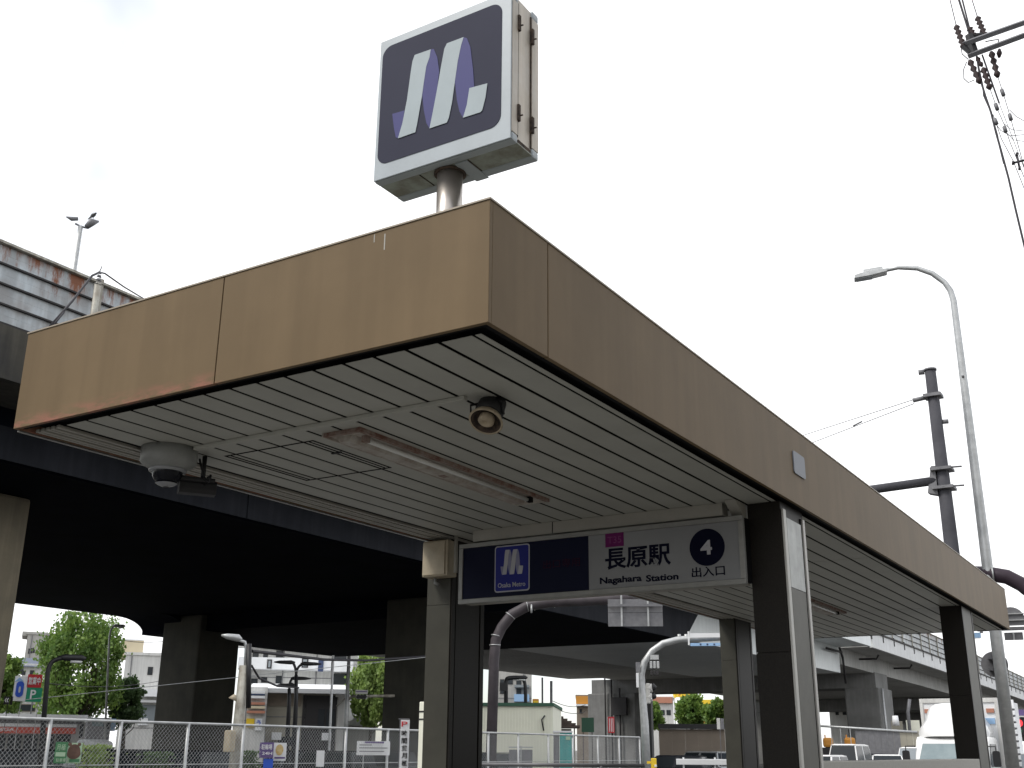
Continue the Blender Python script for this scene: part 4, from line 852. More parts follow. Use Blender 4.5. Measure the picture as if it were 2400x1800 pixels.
car('dark car directly right of the white tall van',2046,64,R(-90),4.4,1.7,1.66,'car_black',belt=1.0)
car('silver white sloping car between two dark cars beyond the parapet',2072,60,R(-75),4.3,1.7,1.62,'car_white',belt=.98,hood=.26,slope=.2)
car('dark small car just left of the pale van beyond the parapet',2106,66,R(-90),3.8,1.6,1.70,'car_grey',belt=1.0)
car('pale van with a large windscreen left of the white truck',2142,62,R(-90),3.4,1.48,1.98,'car_white',belt=1.15,hood=.08,slope=.08,wind='window_lt')
car('white car cut by the right front column beyond the parapet',1915,50,R(-90),4.2,1.7,1.60,'car_white')
car('white car at the right edge of the photo beyond the striped post',2404,40,R(-90),4.2,1.7,1.75,'car_white',wind='window_lt')
car('silver car parked before the brown boundary wall',1648,58,R(180-28),4.5,1.7,1.70,'car_silver',belt=1.0)
car('dark car left of the silver car, behind the round signal post',1570,55,R(190),4.0,1.6,1.52,'car_black')
for i,(u,d,h,p,l_) in enumerate(((330,44,200,'car_grey','dark grey car behind the fence before the first dark pier'),(430,40,180,'car_black','black car behind the fence under the first dark pier'),(770,46,185,'car_grey','dark grey car behind the white notice sheet'),(690,50,170,'car_black','black car behind the round emblem poster'),(880,52,190,'car_grey','grey car behind the wide notice board'),(20,40,185,'car_black','black car at the left edge behind the fence'),(1090,40,180,'car_black','dark car behind the left front column'))):
    car(l_,u,d,R(h),4.3,1.7,1.62,p)
# grey van under the store sign
f=Fr(196,272,74); t=f.thing('box_van','grey van with bluish windows at the right end of the low store','van')
f.part('body','galv_d',t,197,1682,256,1775,0,4.5,bev=.12); f.part('windscreen','windscreen_pale',t,216,1684,243,1702,-.03,.02,bev=.01); f.part('side_panel','blue_lt',t,257,1684,271,1712,.2,2.6); f.part('pillar','car_black',t,243,1683,256,1708,-.03,-.001); f.part('lower_panel','car_black',t,186,1697,195,1730,.2,1.2)
x0,x1,z0,z1=f.rect(197,1682,256,1775)
for xx in (x0+.35,x1-.35): MB().tube([(xx,-.02,.25),(xx,.25,.25)],.36,16).build('wheel',M['tyre'],t)
# white delivery truck
p=G(2235,36.5); t=empty('delivery_truck',(p.x,p.y,-.12),R(-90),'white delivery truck with a tall rounded wind deflector beyond the right rear column','truck')
cw=1.02; ztop=W(2200,1727,36.5).z+.12
cab=[(-.9,.5),(-.9,ztop-.05),(-.5,ztop),(.35,ztop),(.55,ztop-.12),(.86,1.45),(.92,1.2),(.92,.45)]
MB().prism(cab,'y',-cw,cw).build('cab',M['car_white'],t,bev=.05)
a=Vector((.58,0,ztop-.2)); b_=Vector((.845,0,1.52)); n=Vector((b_.z-a.z,0,-(b_.x-a.x))).normalized()*-1
MB().add([tuple(Vector((q.x,s_*w_,q.z))+n*o) for o in (.012,-.01) for q,s_,w_ in ((a,-1,.82),(a,1,.82),(b_,1,.9),(b_,-1,.9))],[(0,1,2,3),(7,6,5,4),(0,4,5,1),(1,5,6,2),(2,6,7,3),(3,7,4,0)]).build('windscreen',M['windscreen_pale'],t)
for s_ in (-1,1):
    MB().prism([(-.55,1.35),(.55,1.35),(.72,1.42),(.45,ztop-.2),(-.5,ztop-.2)],'y',s_*(cw+.004),s_*(cw+.012)).build('side_window',M['windscreen'],t)
    MB().tube([(.7,s_*cw,1.9),(.95,s_*(cw+.22),1.9),(.95,s_*(cw+.22),1.6)],.02,6).build('mirror_arm',M['black'],t)
    MB().prism(rrect(cw+.12,cw+.32,1.35,1.78,.05,3),'x',.93,1.0).build('mirror',M['black'],t) if s_>0 else MB().prism(rrect(-cw-.32,-cw-.12,1.35,1.78,.05,3),'x',.93,1.0).build('mirror',M['black'],t)
    for xx in (.1,-3.6): MB().tube([(xx,s_*(cw-.22),.4),(xx,s_*(cw+.01),.4)],.4,20).build('wheel',M['tyre'],t)
    B('headlight',M['window_lt'],t,.90,.93,s_*.7-.16,s_*.7+.16,.7,.88,bev=.02)
zb=W(2200,1636,37).z+.12
B('cargo_box',M['white'],t,-5.3,-1.1,-1.12,1.12,.8,zb,bev=.02); B('box_trim',M['off'],t,-1.099,-1.06,-1.14,1.14,zb-.12,zb+.01,bev=.01); 
for s_ in (-1,1): B('box_corner',M['off'],t,-1.099,-1.06,s_*1.09-.05,s_*1.09+.05,.8,zb-.121,bev=.01); B('marker_light',M['terra'],t,-1.099,-1.055,s_*.9-.11,s_*.9+.11,zb-.42,zb-.30)
B('box_print',M['blue_lt'],t,-1.099,-1.07,.72,1.0,zb-.75,zb-.58)
dm=MB(); ring=[(.0,.92),(.25,.96),(.55,.93),(.8,.86),(1.0,.74),(1.15,.62),(1.25,.5)]
H0=ztop+.01; HT=zb-.16-H0; prof=[(.55,.93,0),(.50,.98,.16),(.38,.92,.34),(.22,.78,.55),(.05,.76,.78),(-.12,.72,.93),(-.3,.62,1.0)]
vs=[]
for x,w_,k in prof:
    for j in range(9): yy=-w_+2*w_*j/8; vs.append((x-.25*abs(yy/w_)**4,yy,H0+HT*k-.06*abs(yy/w_)**6))
for x,w_,k in prof: vs+= [(-.75,-w_,H0+HT*k),(-.75,w_,H0+HT*k)]
m_=len(prof); fs=[(i*9+j,i*9+j+1,(i+1)*9+j+1,(i+1)*9+j) for i in range(m_-1) for j in range(8)]
for i in range(m_-1): A=m_*9+2*i; fs+= [(i*9,(i+1)*9,A+2,A),(i*9+8,A+1,A+3,(i+1)*9+8),(A,A+2,A+3,A+1)]
fs.append(tuple((m_-1)*9+j for j in range(9))+(m_*9+2*(m_-1)+1,m_*9+2*(m_-1)))
MB().add(vs,fs,True).build('wind_deflector',M['car_white'],t)
# ------------------------------------------------------------------ gantries and signals
def rel(t,P): o=Vector(t.location); return [Vector(p)-o for p in P]
b=G(1150,33); t=empty('gantry_pole',(b.x,b.y,0),0,'brown arched gantry pole rising beside the left front column','gantry')
arcp=[W(1158,1545,33),W(1162,1500,33),W(1176,1470,33),W(1200,1440,33),W(1240,1419,32.8),W(1290,1411,32.5),W(1400,1406,32),W(1570,1398,31.5)]
MB().tube(rel(t,[b]+arcp[:1])+rel(t,arcp[1:]),.155,16).build('pipe',M['gantry'],t)
for u,v,e in ((1160,1512,(0,0,1)),(1164,1490,(.2,0,1)),(1196,1443,(.6,0,.8)),(1236,1420,(1,0,.2)),(1252,1417,(1,0,.1)),(1300,1411,(1,0,0))):
    c_=W(u,v,33 if u<1200 else 32.8)-Vector(t.location); r_=(G(1300,33)-G(1150,33)).normalized(); ax=(r_*e[0]+Vector((0,0,e[2]))).normalized(); MB().tube([c_-ax*.012,c_+ax*.012],.168,16).build('band',M['galv'],t)
cl=W(1246,1430,32.6)-Vector(t.location); MB().tube([cl+Vector((0,0,.16)),cl+Vector((.02,-.05,-.08))],.03,6).build('hook',M['galv'],t)
f=Fr(1425,1553,31.2); t=f.thing('road_sign_back','back of a wide grey overhead road sign hanging from the brown gantry','road sign')
xa,xb,zb,zt=f.rect(1425,1404,1553,1468); hh=(zb+zt)/2
B('board',M['galv_d'],t,xa,xb,0,.03,hh+.006,zt); B('board',M['galv_d'],t,xa,xb,0,.03,zb,hh-.006); B('seam',M['rail_dark'],t,xa,xb,.0,.02,hh-.005,hh+.005)
for k in (.25,.735): B('rib',M['galv'],t,xa+(xb-xa)*k-.025,xa+(xb-xa)*k+.025,-.06,-.001,zb,zt+.1)
B('arm_clamp',M['galv_d'],t,xa,xb,-.12,-.061,zt-.22,zt-.15)
# right-hand pipe arch
b=W(2470,1500,24.5); b.z=0; t=empty('gantry_pole',(b.x,b.y,0),0,'thick purple brown pipe arching down at the right edge behind the street lamp','gantry')
MB().tube(rel(t,[W(1950,1345,30),W(2200,1340,26),W(2318,1345,24.5),W(2360,1352,24.5),W(2395,1370,24.5),W(2430,1398,24.5),W(2455,1440,24.5),W(2470,1500,24.5),b]),.15,16).build('pipe',M['gantry2'],t)
c_=W(2327,1346,24.5)-Vector(t.location); r_=(G(2400,24.5)-G(2300,24.5)).normalized(); MB().tube([c_-r_*.015,c_+r_*.015],.168,16).build('band',M['galv'],t)
# street lamp on the right
A=W(2235,705,24.5); b=G(2372,24.5,1790); t=empty('street_lamp',b,0,'tall silver street lamp with a curved arm standing right of the canopy','street lamp')
MB().tube(rel(t,[b,b.lerp(A,.33),A,W(2228,682,24.5),W(2214,662,24.5),W(2185,641,24.5),W(2150,629,24.5),W(2105,627,24.5),W(2078,633,24.5)]),[.13,.118,.07,.066,.062,.06,.055,.05,.045],14).build('pole',M['galv'],t)
e=(G(2000,24.5)-G(2100,24.5)).normalized(); n=Vector((-e.y,e.x,0)); h=W(2076,636,24.5)-b
def along(pts): return [h+e*x*1.22+Vector((0,0,z*1.22)) for x,z in pts]
pf=[(-.02,.02),(-.02,-.04),(.3,-.09),(.58,-.11),(.56,-.04),(.3,.02)]
MB().add([p-n*.13 for p in along(pf)]+[p+n*.13 for p in along(pf)],[tuple(range(6)),tuple(range(6,12))[::-1]]+[(i,(i+1)%6,6+(i+1)%6,6+i) for i in range(6)]).build('lamp_head',M['galv'],t,bev=.01)
MB().add([p-n*.06 for p in along([(.05,.02),(.4,.0),(.4,.07),(.05,.09)])]+[p+n*.06 for p in along([(.05,.02),(.4,.0),(.4,.07),(.05,.09)])],[(0,1,2,3),(7,6,5,4)]+[(i,(i+1)%4,4+(i+1)%4,4+i) for i in range(4)]).build('sensor_box',M['galv'],t)
MB().add([p-n*.1 for p in along([(.25,-.10),(.54,-.12),(.54,-.1),(.25,-.08)])]+[p+n*.1 for p in along([(.25,-.10),(.54,-.12),(.54,-.1),(.25,-.08)])],[(0,1,2,3),(7,6,5,4)]+[(i,(i+1)%4,4+(i+1)%4,4+i) for i in range(4)]).build('lens',M['window_lt'],t)
for v in (884,): c_=W(2257,v,24.4); MB().tube(rel(t,[c_,c_+Vector((0,0,.04))]),.03,6).build('bolt',M['galv_d'],t)
# round sign back on the lamp post
f=Fr(2299,2363,24.65); t=f.thing('round_sign','grey back of a round road sign strapped to the street lamp post','road sign'); c_=f.xz(2331,1557); rr=(f.xz(2363,1557)[0]-f.xz(2299,1557)[0])/2
MB().tube([(c_[0],.03,c_[1]),(c_[0],.015,c_[1])],rr,32,smooth=False).build('disc',M['galv_d'],t)
for dz_ in (.11,-.11): B('strap',M['galv_d'],t,c_[0]-.11,c_[0]+.13,-.15,.014,c_[1]+dz_-.018,c_[1]+dz_+.018)
# arched signs at the right edge
f=Fr(2300,2420,26); t=f.thing('arched_sign','grey back of an arched road sign with a small board below it, right edge','road sign')
f.part('bar','galv_d',t,2290,1470,2430,1478,-.05,.03); xa,xb,zb,zt=f.rect(2338,1422,2402,1466); cx=(xa+xb)/2; hw=(xb-xa)/2
MB().prism([(xa,zb),(xb,zb),(xb,zb+.12)]+[(cx+hw*math.cos(R(a)),zb+.12+(zt-zb-.12)*math.sin(R(a))) for a in range(15,180,15)]+[(xa,zb+.12)],'y',.04,.06).build('arched_board',M['galv_d'],t)
for v in (1437,1452): f.part('stiffener','galv',t,2344,v,2400,v+2.5,.0,.039)
f.part('lower_board','galv_d',t,2354,1482,2398,1500,.0,.03); f.part('lower_rib','galv',t,2374,1482,2378,1500,-.03,-.001)
f=Fr(2262,2304,25); t=f.thing('blue_sign','small pale blue sign hanging just under the far corner of the canopy','sign'); f.part('board','blue_lt',t,2265,1483,2299,1495,-.02,.02); f.part('hanger','galv_d',t,2296,1476,2304,1484,-.02,.02); f.part('rim','white',t,2264,1495.5,2299,1497,-.02,.02)
# dark utility pole with traffic arm
A=W(2180,868,24); b=Vector((A.x,A.y,0)); t=empty('utility_pole',b,0,'dark concrete pole with a side arm and two wires behind the canopy','pole')
MB().tube([(0,0,0),(0,0,A.z)],[.185,.115],16).build('pole',M['pole_conc'],t); MB().tube([(0,0,A.z-.01),(0,0,A.z+.03)],.135,16).build('cap',M['galv_d'],t)
z1=W(2200,1115,24).z; 
e=(W(2040,1145,24)-W(2180,1123,24)); e.z=0; e=e.normalized()
MB().tube([e*.15+Vector((0,0,z1-.1)),e*1.3+Vector((0,0,z1-.19)),e*3.6+Vector((0,0,z1-.36))],.095,12).build('arm',M['pole_conc'],t)
for dz_ in (.12,-.28):
    B('clamp',M['galv_d'],t,-.21,.21,-.21,.21,z1+dz_-.03,z1+dz_+.03); MB().tube([(.0,-.2,z1+dz_),Vector((0,-.2,z1+dz_))-e*.42],.02,6).build('bolt',M['galv_d'],t)
MB().prism([(-.32,z1-.36),(-.12,z1-.42),(-.12,z1+.2),(-.2,z1+.2)],'y',-.12,.12).build('bracket',M['galv_d'],t)
z2=W(2160,935,24).z
B('clamp',M['galv_d'],t,-.18,.18,-.17,.17,z2+.0,z2+.07); MB().tube([e*.15+Vector((0,0,z2+.02)),e*.42+Vector((0,0,z2-.02))],.05,8).build('wire_holder',M['galv_d'],t); MB().tube([e*.12+Vector((0,0,z2+.6)),e*.24+Vector((0,0,z2+.6))],.06,8).build('knob',M['galv_d'],t); MB().tube([-e*.12+Vector((0,0,z2-.55)),-e*.24+Vector((0,0,z2-.55))],.05,8).build('knob',M['galv_d'],t)
q=b+Vector((0,0,z2))+e*.4
wire('upper thin wire from the dark pole down behind the canopy',[q,W(1880,1021,30),W(1600,1118,36)],.009,group='wires from the dark pole'); wire('lower thin wire from the dark pole, with a splice',[q+Vector((0,0,-.09)),W(1905,1037,29),W(1600,1160,36)],.009,group='wires from the dark pole')
o=MB().tube([W(2020,988,26.6),W(2000,998,27)],.018,6).build('wire_splice',M['galv_d']); tag(o,'small dark splice on the lower wire of the dark pole','wire splice')
# round-arched pale pole with signals at the crossing
b=G(1513,42); t=empty('signal_gantry',(b.x,b.y,0),0,'pale green grey arched signal pole at the crossing under the viaduct','signal pole')
MB().tube(rel(t,[b,W(1511,1700,42),W(1505,1620,42),W(1503,1580,42),W(1510,1552,42),W(1528,1526,42),W(1554,1508,42),W(1590,1499,42),W(1640,1497,42),W(1760,1490,42)]),[.17,.15,.13,.13,.125,.12,.12,.12,.12,.11],14).build('pipe',M['galv'],t)
for u in (1592,1608): c_=W(u,1493,42)-Vector(t.location); MB().tube([c_+Vector((0,0,-.1)),c_+Vector((0,0,.1))],.07,8).build('clamp',M['galv'],t)
f=Fr(1612,1690,41.7); t=f.thing('street_name_sign','long pale sign boards on the arched signal pole beside the left rear column','sign'); f.part('board','white',t,1617,1484,1700,1494,-.03,.03); f.part('board','blue_lt',t,1618,1507,1688,1514,-.03,.03); f.part('bracket','white',t,1612,1480,1616,1512,-.03,.03)
for u in (1640,1656,1672): f.part('print','blue_dark',t,u,1508.5,u+4,1512.5,-.036,-.031)
f=Fr(1486,1546,41.8); t=f.thing('signal_sign_cluster','small signs and lamp housings fixed left and right of the arched signal pole','sign')
f.part('white_plate','white',t,1491,1577,1497,1611,-.05,.05); f.part('name_board','galv',t,1524,1535,1544,1546,-.05,.05)
for k in range(3): f.part('housing','galv',t,1523+k*8,1550,1529+k*8,1567,-.1,.1,bev=.02)
for k in range(3): f.part('lower_housing','rail_dark',t,1524+k*7,1572,1530+k*7,1583,-.1,.1,bev=.02)
f.part('mount','galv_d',t,1490,1552,1500,1575,-.03,.03)
f=Fr(1508,1540,42.5); t=f.thing('traffic_signal','traffic signal housing with two black hoods right of the arched pole','traffic light')
f.part('housing','off',t,1514,1602,1524,1649,-.15,.2,bev=.03); f.part('backplate','galv_d',t,1510,1602,1513.5,1649,-.1,.2)
for v in (1609,1630): 
    c_=f.xz(1530,v+5); MB().tube([(c_[0]-.25,0,c_[1]),(c_[0]-.02,-.02,c_[1]+.02)],[.15,.16],12).build('lens_ring',M['off'],t); MB().tube([(c_[0]-.02,0,c_[1]+.06),(c_[0]+.13,0,c_[1]+.02)],[.16,.06],10).build('hood',M['black'],t)
o=G(1524,43); t=MB().box(-.09,.09,-.09,.09,0,W(1526,1640,43).z).build('dark_post',M['black']); t.location=o; tag(t,'square black post behind the arched signal pole','post')
f=Fr(1514,1544,38); t=f.thing('push_button_box','yellow push button box low beside the arched signal pole','crossing button'); f.part('box','yellow',t,1526,1777,1539,1806,-.1,.1,bev=.03); f.part('cap','yellow',t,1516,1784,1525.5,1790,-.05,.05); f.part('button','white',t,1534,1792,1539.5,1797,-.13,-.101); f.part('post','galv_d',t,1528,1806,1537,1860,-.05,.05,full=True)
f=Fr(1678,1700,33); t=f.thing('small_sign_post','small pale sign on a thin post beside the left rear column','sign'); f.part('plate','off',t,1680,1683,1688,1709,-.02,.02); f.part('plate','galv_d',t,1689,1684,1697,1709,-.02,.02); f.part('post','galv_d',t,1689,1709,1690.5,1800,-.02,.02,full=True)
# guard rails
def guard(label,u0,u1,d,v,name='guard_rail'):
    f=Fr(u0,u1,d); t=f.thing(name,label,'railing'); z=f.xz((u0+u1)/2,v)[1]
    MB().tube([(0,0,z),(f.w,0,z)],.022,8).build('rail',M['galv_d'],t)
    for k in range(int(f.w/1.5)+1): MB().tube([(k*1.5,0,-.1),(k*1.5,0,z)],.022,8).build('post',M['galv_d'],t)
guard('thin grey street railing low between the left columns',1120,1508,14,1793)
f=Fr(1585,1700,24); t=f.thing('white_guard_rail','white beam guard rail low before the silver car','railing'); f.part('beam','white',t,1585,1779,1720,1793,-.04,.0,bev=.01); f.part('post','white',t,1600,1775,1604,1800,.001,.08,full=True); f.part('post','white',t,1674,1775,1678,1800,.001,.08,full=True)
f=Fr(1900,2170,64); t=f.thing('grey_fence','grey panelled fence with a pale top rail behind the row of cars','fence'); 
MB().tube([(f.xz(1900,1699)[0],0,f.xz(1900,1700)[1]),(f.xz(2150,1716)[0],0,f.xz(2150,1716)[1])],.06,8).build('top_rail',M['galv'],t)
for k in range(10): f.part('panel','galv_d' if k<7 else 'tan_wall',t,2008+k*15,1713-0*k,2022.5+k*15,1800,.05,.1,full=True)
for u in (1925,1950,1972,1995): f.part('post','galv',t,u,1702,u+1.6,1800,-.03,.03,full=True)
for k,(u0,u1) in enumerate(((1929,1953),(1979,2005))):
    f=Fr(u0,u1,70+k); t=f.thing('orange_machine',('orange machine body behind the grey fence posts, left one','wider orange machine body behind the white van roof')[k],'machine'); f.part('body','orange',t,u0,1729,u1,1752,-.6,.6,bev=.15); f.part('base','black',t,u0-2,1752,u1,1790,-.6,.6,full=True); f.part('arm','orange',t,u0+3,1722,u0+6,1729,-.1,.1)
f=Fr(2092,2160,90); t=f.thing('pale_wall','pale wall seen under the viaduct left of the truck','wall'); f.part('wall','tan_wall',t,2093,1690,2120,1790,0,.3,full=True); f.part('wall','cream',t,2128,1688,2160,1790,0,.3,full=True)
MB().tube([f.a*0+Vector((f.xz(2132,1640)[0],-1,f.xz(2132,1640)[1])),Vector((f.xz(2128,1670)[0],-1,f.xz(2128,1670)[1])),Vector((f.xz(2135,1740)[0],-1,0))],.12,8).build('bowed_pipe',M['galv_d'],t)
b=G(2100,70); t=MB().tube([(0,0,W(2100,1690,70).z-.25),(0,0,W(2100,1690,70).z+.3)],[.2,.16],10).build('small_lamp',M['white']); t.location=(b.x,b.y,0); tag(t,'small white lamp hanging right of the grey pier','lamp')
building('far_house_row','pale house seen through the gap between the far grey piers',1946,1996,1662,190,10,'off',[(1958,1668,1966,1676),(1975,1668,1984,1676)])
# striped post and red signal at the right edge
b=G(2376,30); t=empty('striped_post',(b.x,b.y,0),0,'slim white post with dark spiral bands near the right edge','post'); tp=W(2370,1640,30).z
MB().tube([(0,0,0),(0,0,tp)],.065,10).build('post',M['white'],t)
for k in range(16): z=.4+k*(tp-.5)/16; MB().tube([(-.005,0,z),(.005,0,z+.05)],.069,10).build('band',M['galv_d'],t)
f=Fr(2374,2412,46); t=f.thing('red_signal','traffic light showing red at the right edge of the photo','traffic light'); f.part('housing','black',t,2379,1681,2404,1725,-.15,.15,bev=.03); f.part('rim','off',t,2377,1678,2406,1681,-.2,.16); f.part('sign','purple',t,2377,1663,2400,1677,-.05,.05)
c_=f.xz(2388,1695); MB().tube([(c_[0],-.17,c_[1]),(c_[0],-.151,c_[1])],.13,16).build('red_lamp',M['red_lit'],t); c_=f.xz(2388,1712); MB().tube([(c_[0],-.17,c_[1]),(c_[0],-.151,c_[1])],.12,16).build('dark_lamp',M['green_dk'],t)
f.part('post','galv_d',t,2389,1726,2393,1800,-.05,.05,full=True)
# ------------------------------------------------------------------ pole with cross arms and insulators, upper right
D=17.0
def U(a,b_,d=D): return W(2150+a/2.764,b_/2.764,d)
b=W(2475,60,D-.6); b.z=0; t=empty('power_pole',b,0,'power line cross arms with brown insulators at the upper right edge','utility pole')
MB().tube([(0,0,0),(0,0,W(2475,60,D-.6).z+1)],[.2,.14],14).build('pole',M['pole_conc'],t)
for (p,q) in (((300,285),(930,62)),((335,362),(930,140))):
    P=rel(t,[U(*p),U(*q,D-.7)]); MB().tube(P,.052,4,smooth=False).build('cross_arm',M['galv_d'],t)
MB().tube(rel(t,[U(338,230),U(352,290),U(372,350)]),.075,6,smooth=False).build('clamp_block',M['black'],t); MB().tube(rel(t,[U(330,240),U(430,228)]),.05,6,smooth=False).build('clamp_block',M['black'],t); MB().tube(rel(t,[U(300,300),U(345,340)]),.05,6,smooth=False).build('clamp_block',M['black'],t)
def insul(p,q,n_=4,r=.055):
    P=rel(t,[U(*p),U(*q)]); a_,c_=P; pts=[];rs=[]
    for i in range(n_*2+1): pts.append(a_.lerp(c_,i/(n_*2))); rs.append(r if i%2 else r*.45)
    MB().tube(pts,rs,10).build('insulator',M['insul'],t)
for p,q,n_ in (((250,165),(302,312),5),((388,110),(440,235),5),((338,390),(408,540),4),((425,440),(472,578),4),((478,335),(522,500),4),((335,180),(370,235),3)): insul(p,q,n_)
insul((532,318),(530,372),1,.045); insul((385,370),(420,430),2,.04)
for p,q in (((545,580),(560,620)),((505,672),(520,712)),((500,770),(515,805)),((562,820),(574,856)),((596,740),(608,778))):
    MB().tube(rel(t,[U(*p),U(*q)]),.03,8).build('wire_sleeve',M['galv_d'],t)
MB().tube(rel(t,[U(285,310),U(290,350),U(330,385)]),.008,5).build('jumper',M['wire'],t); MB().tube(rel(t,[U(320,400),U(300,450),U(302,510),U(330,535),U(370,518)]),.008,5).build('jumper',M['wire'],t); MB().tube(rel(t,[U(440,270),U(480,262),U(525,255),U(528,300)]),.01,5).build('jumper',M['wire'],t)
G2='power wires at the upper right'
def wl(label,P,r=.008): wire(label,[U(*p) for p in P],r,group=G2)
wl('leftmost thin power wire entering at the top edge',[(190,-80),(212,0),(252,165)]); wl('thick power cable entering at the top edge',[(248,-80),(270,0),(345,240)],.018); wl('second thick power cable beside it at the top edge',[(270,-80),(292,0),(350,232)],.014); wl('right thin power wire entering at the top edge',[(325,-80),(355,0),(390,112)])
o=t
wl('thick twisted power cable running down to the right edge',[(385,365),(410,520),(440,620),(478,730),(510,860),(545,985),(590,1150),(640,1370),(700,1620)],.017)
wl('thin cable wound along the thick twisted power cable',[(385,375),(425,560),(430,620),(470,710),(480,740),(520,880),(530,940),(560,1060)],.012)
wl('straight dark power cable right of the twisted one',[(420,355),(530,668)],.014); wl('thin wire continuing below the straight dark cable',[(530,668),(600,850),(700,1110)],.005)
wl('thin wire from the second lower insulator',[(472,578),(515,700),(560,800),(600,920),(660,1070),(700,1170)],.006); wl('thin wire from the right lower insulator',[(522,500),(555,600),(600,750),(650,930),(700,1110)],.006)
wl('thin wire falling to the right edge below the spacer',[(490,740),(545,900),(620,1040),(700,1240)],.006); wl('slack curved wire, uppermost at the right edge',[(595,710),(640,755),(700,788)],.006)
wl('slack curved wire, second at the right edge',[(500,790),(540,845),(600,880),(700,872)],.006); wl('slack curved wire, third at the right edge',[(560,800),(610,840),(700,850)],.005); wl('slack curved wire, lowest at the right edge',[(570,850),(620,905),(700,918)],.005)
sp=empty('wire_spacer',U(650,1050),0,'small dark cross shaped spacer between the power wires at the right edge','spacer')
MB().tube(rel(sp,[U(620,1056),U(700,1036)]),.018,6).build('bar',M['wire'],sp); MB().tube(rel(sp,[U(645,1000),U(662,1090)]),.018,6).build('bar',M['wire'],sp)
for p in ((620,1056),(645,1000),(662,1090)): MB().tube(rel(sp,[U(p[0]-7,p[1]),U(p[0]+7,p[1])]),.035,8).build('knob',M['wire'],sp)
# stay cable mast behind the left of the canopy, and the lamp on the viaduct
A=W(232,648,28.3); t=empty('cable_mast',(A.x,A.y,11.0),0,'weathered mast head with looped cables in front of the rusty noise barrier','mast')
MB().tube([(0,0,-.5),(0,0,A.z-11.2)],.085,10).build('mast',M['post'],t)
for k in range(4): MB().tube([(.0,0,A.z-11.22+k*.1),(.02,0,A.z-11.16+k*.1)],[.10-.015*k,.04],8).build('cable_joint',M['galv_d'],t)
MB().tube([(0,0,A.z-10.85),(.06,0,A.z-10.75),(0,0,A.z-10.66),(-.06,0,A.z-10.75),(0,0,A.z-10.85)],.014,6).build('eye_ring',M['galv_d'],t)
MB().tube(rel(t,[A+Vector((0,0,.12)),W(216,646,28),W(170,705,27.5),W(118,764,27)]),.03,6).build('stay_cable',M['wire'],t); MB().tube(rel(t,[W(150,732,27.2),W(122,766,27)]),.024,6).build('stay_cable',M['wire'],t)
MB().tube(rel(t,[A+Vector((0,0,.12)),W(246,641,28.5),W(290,672,30),W(350,708,33)]),.022,6).build('stay_cable',M['wire'],t)
A=W(189,530,56); t=empty('viaduct_lamp',(A.x,A.y,11),0,'slim pale lamp post with two heads standing on the viaduct','street lamp')
MB().tube([(0,0,-.1),(-.0,0,A.z-11)],[.16,.12],10).build('pole',M['galv'],t); MB().tube(rel(t,[W(176,524,56),W(190,531,56),W(207,535,56)]),.05,6).build('arm',M['galv_d'],t)
MB().tube(rel(t,[W(155,508,56),W(168,513,56),W(183,513,56)]),[.03,.12,.1],8).build('lamp_head',M['galv_d'],t); MB().tube(rel(t,[W(203,532,56),W(216,520,56),W(232,519,56)]),[.14,.22,.04],8).build('lamp_head',M['galv_d'],t)
q=W(219,504,56); t=empty('bird',q,0,'small dark bird perched above the right head of the viaduct lamp','bird')
MB().lathe([(.0,-.26),(.06,-.2),(.11,-.05),(.10,.08),(.05,.16),(.055,.2),(.0,.25)],n=10,M=Matrix.Rotation(R(72),4,'Y')@Matrix.Rotation(R(0),4,'X')).build('body',M['car_grey'],t)
MB().tube([(-.2,0,-.06),(-.42,0,-.14)],[.05,.02],6).build('tail',M['car_grey'],t); MB().tube([(.03,0,-.08),(.03,0,-.28)],.012,5).build('leg',M['wire'],t)
# grey signal box hanging by the left end of the viaduct edge
q=W(46,820,29); t=empty('edge_floodlight',q,0,'small dark floodlight at the viaduct edge left of the canopy','floodlight'); MB().tube([(.1,0,.25),(.1,0,0),(-.05,-.1,-.05)],.04,8).build('arm',M['black'],t); MB().tube([(0,-.1,-.02),(-.15,-.15,-.15)],[.11,.15],8).build('head',M['black'],t)

# ------------------------------------------------------------------ invented unseen blocks right of and behind the camera, shading the canopy's right fascia
for i,(x,y,w_,d_,h_,m,l) in enumerate(((9,-26,14,15,17,'brown_wall','invented brown four storey block behind and right of the station canopy, to shade it'),(9,-10,14,13,14,'grey_wall','invented grey three storey block beside the station canopy on its right, to shade it'),(10,4,13,12,11,'tan_wall','invented tan low block right of the far end of the canopy, to shade it'))):
    t=empty('shading_block',(x,y,0),0,l,'building'); B('wall',M[m],t,0,w_,0,d_,-.1,h_); B('roof',M['galv_d'],t,-.15,w_+.15,-.15,d_+.15,h_+.002,h_+.3)
    for k in range(int(h_//3.4)):
        for j in range(4): fr=B('window',M['rail_dark'],t,-.04,.02,1+j*3,2.8+j*3,1.2+k*3.4,2.7+k*3.4); B('pane',M['window'],fr,-.05,-.041,1.08+j*3,2.72+j*3,1.28+k*3.4,2.62+k*3.4)

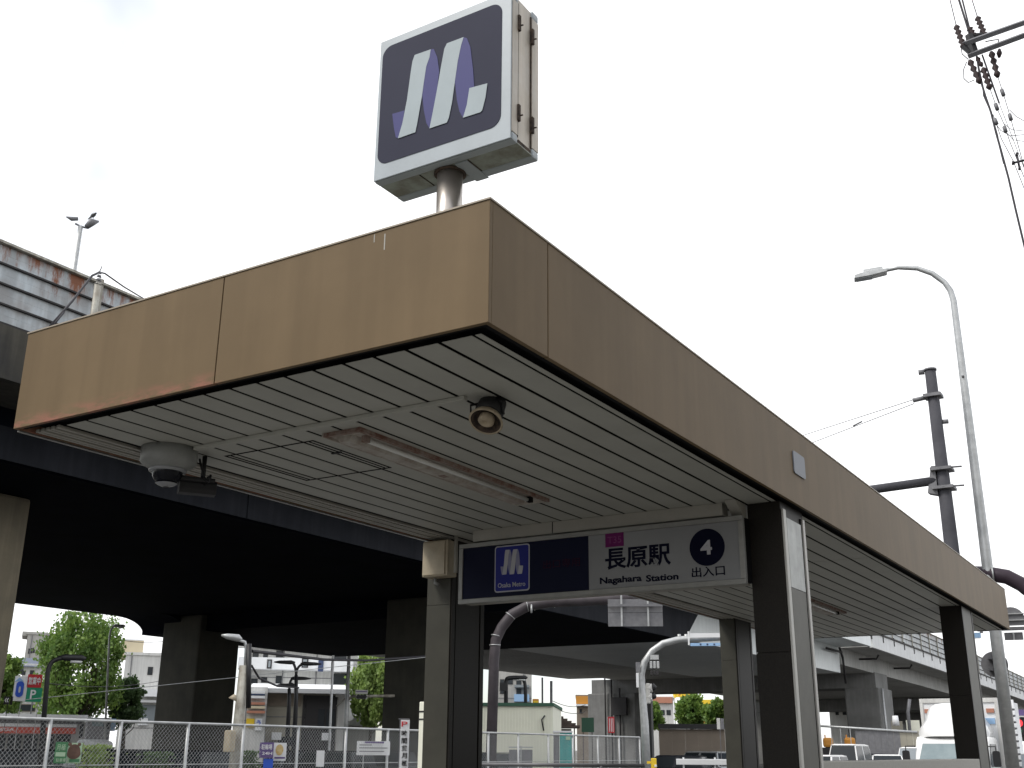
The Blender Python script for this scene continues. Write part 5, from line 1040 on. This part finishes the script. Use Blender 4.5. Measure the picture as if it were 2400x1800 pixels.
# small fittings on the far facades
rnd=random.Random(5)
for o in list(col.objects):
    if o.name.split('.')[0] in ('white_building','apartment_building','low_building','shop','apartment_block','far_flats') and o.type=='EMPTY':
        wl_=[c for c in o.children if c.name.startswith('wall')][0]; xs_=[v.co.x for v in wl_.data.vertices]; zs_=[v.co.z for v in wl_.data.vertices]; W_,H_=max(xs_),max(zs_)
        for k in range(max(3,int(W_/3.2))):
            x=.5+k*3.2
            if x<W_-.3: B('down_pipe',M['galv_d'],o,x,x+.09,-.10,-.01,0,H_-.1)
            x+=rnd.uniform(.5,1.6); z=rnd.choice([2.2,3.4,5.0,6.5])
            if x<W_-1 and z<H_-1: B('air_conditioner',M['white'],o,x,x+.8,-.36,-.02,z,z+.6,bev=.03)
        for z in (H_*.33,H_*.66): B('floor_line',M['galv_d'],o,0,W_,-.03,-.001,z,z+.07)

def shrub(label,u0,u1,vt,d,leaf):
    c=(G(u0,d)+G(u1,d))/2; hw=(G(u1,d)-G(u0,d)).length/2; h=W((u0+u1)/2,vt,d).z; t=empty('shrub',(c.x,c.y,0),0,label,'shrub'); r_=random.Random(int(u0)); m=MB(); st=MB()
    for k in range(14): a=r_.uniform(0,6.28); st.tube([(0,0,0),(math.cos(a)*hw*.5,math.sin(a)*hw*.5,h*.5),(math.cos(a)*hw*.8,math.sin(a)*hw*.8,h*r_.uniform(.7,.95))],[.02,.012,.004],4,cap=False)
    st.build('stems',M['bark'],t)
    for k in range(1500):
        q=Vector((r_.gauss(0,.42)*hw,r_.gauss(0,.42)*hw,h*min(1,abs(r_.gauss(.72,.2))))); dv=Vector((r_.gauss(0,1),r_.gauss(0,1),r_.gauss(.5,.7))).normalized(); sd=dv.cross(Vector((r_.gauss(0,1),r_.gauss(0,1),r_.gauss(0,1)))).normalized(); L_=r_.uniform(.05,.10)
        m.add([q,q+dv*L_*.5+sd*L_*.35,q+dv*L_,q+dv*L_*.5-sd*L_*.35],[(0,1,2,3)])
    me=bpy.data.meshes.new('foliage'); me.from_pydata([tuple(p) for p in m.v],[],m.f); me.materials.append(M[leaf]); mesh_obj('foliage',me,t)
shrub('dry yellowish shrub behind the fence right of the bear poster',190,275,1752,25,'leaf_y')
shrub('dark green shrub behind the fence left of the purple notice',572,612,1765,26,'leaf_dk')
shrub('dark shrub behind the fence under the first dark pier',330,420,1768,27,'leaf_dk')
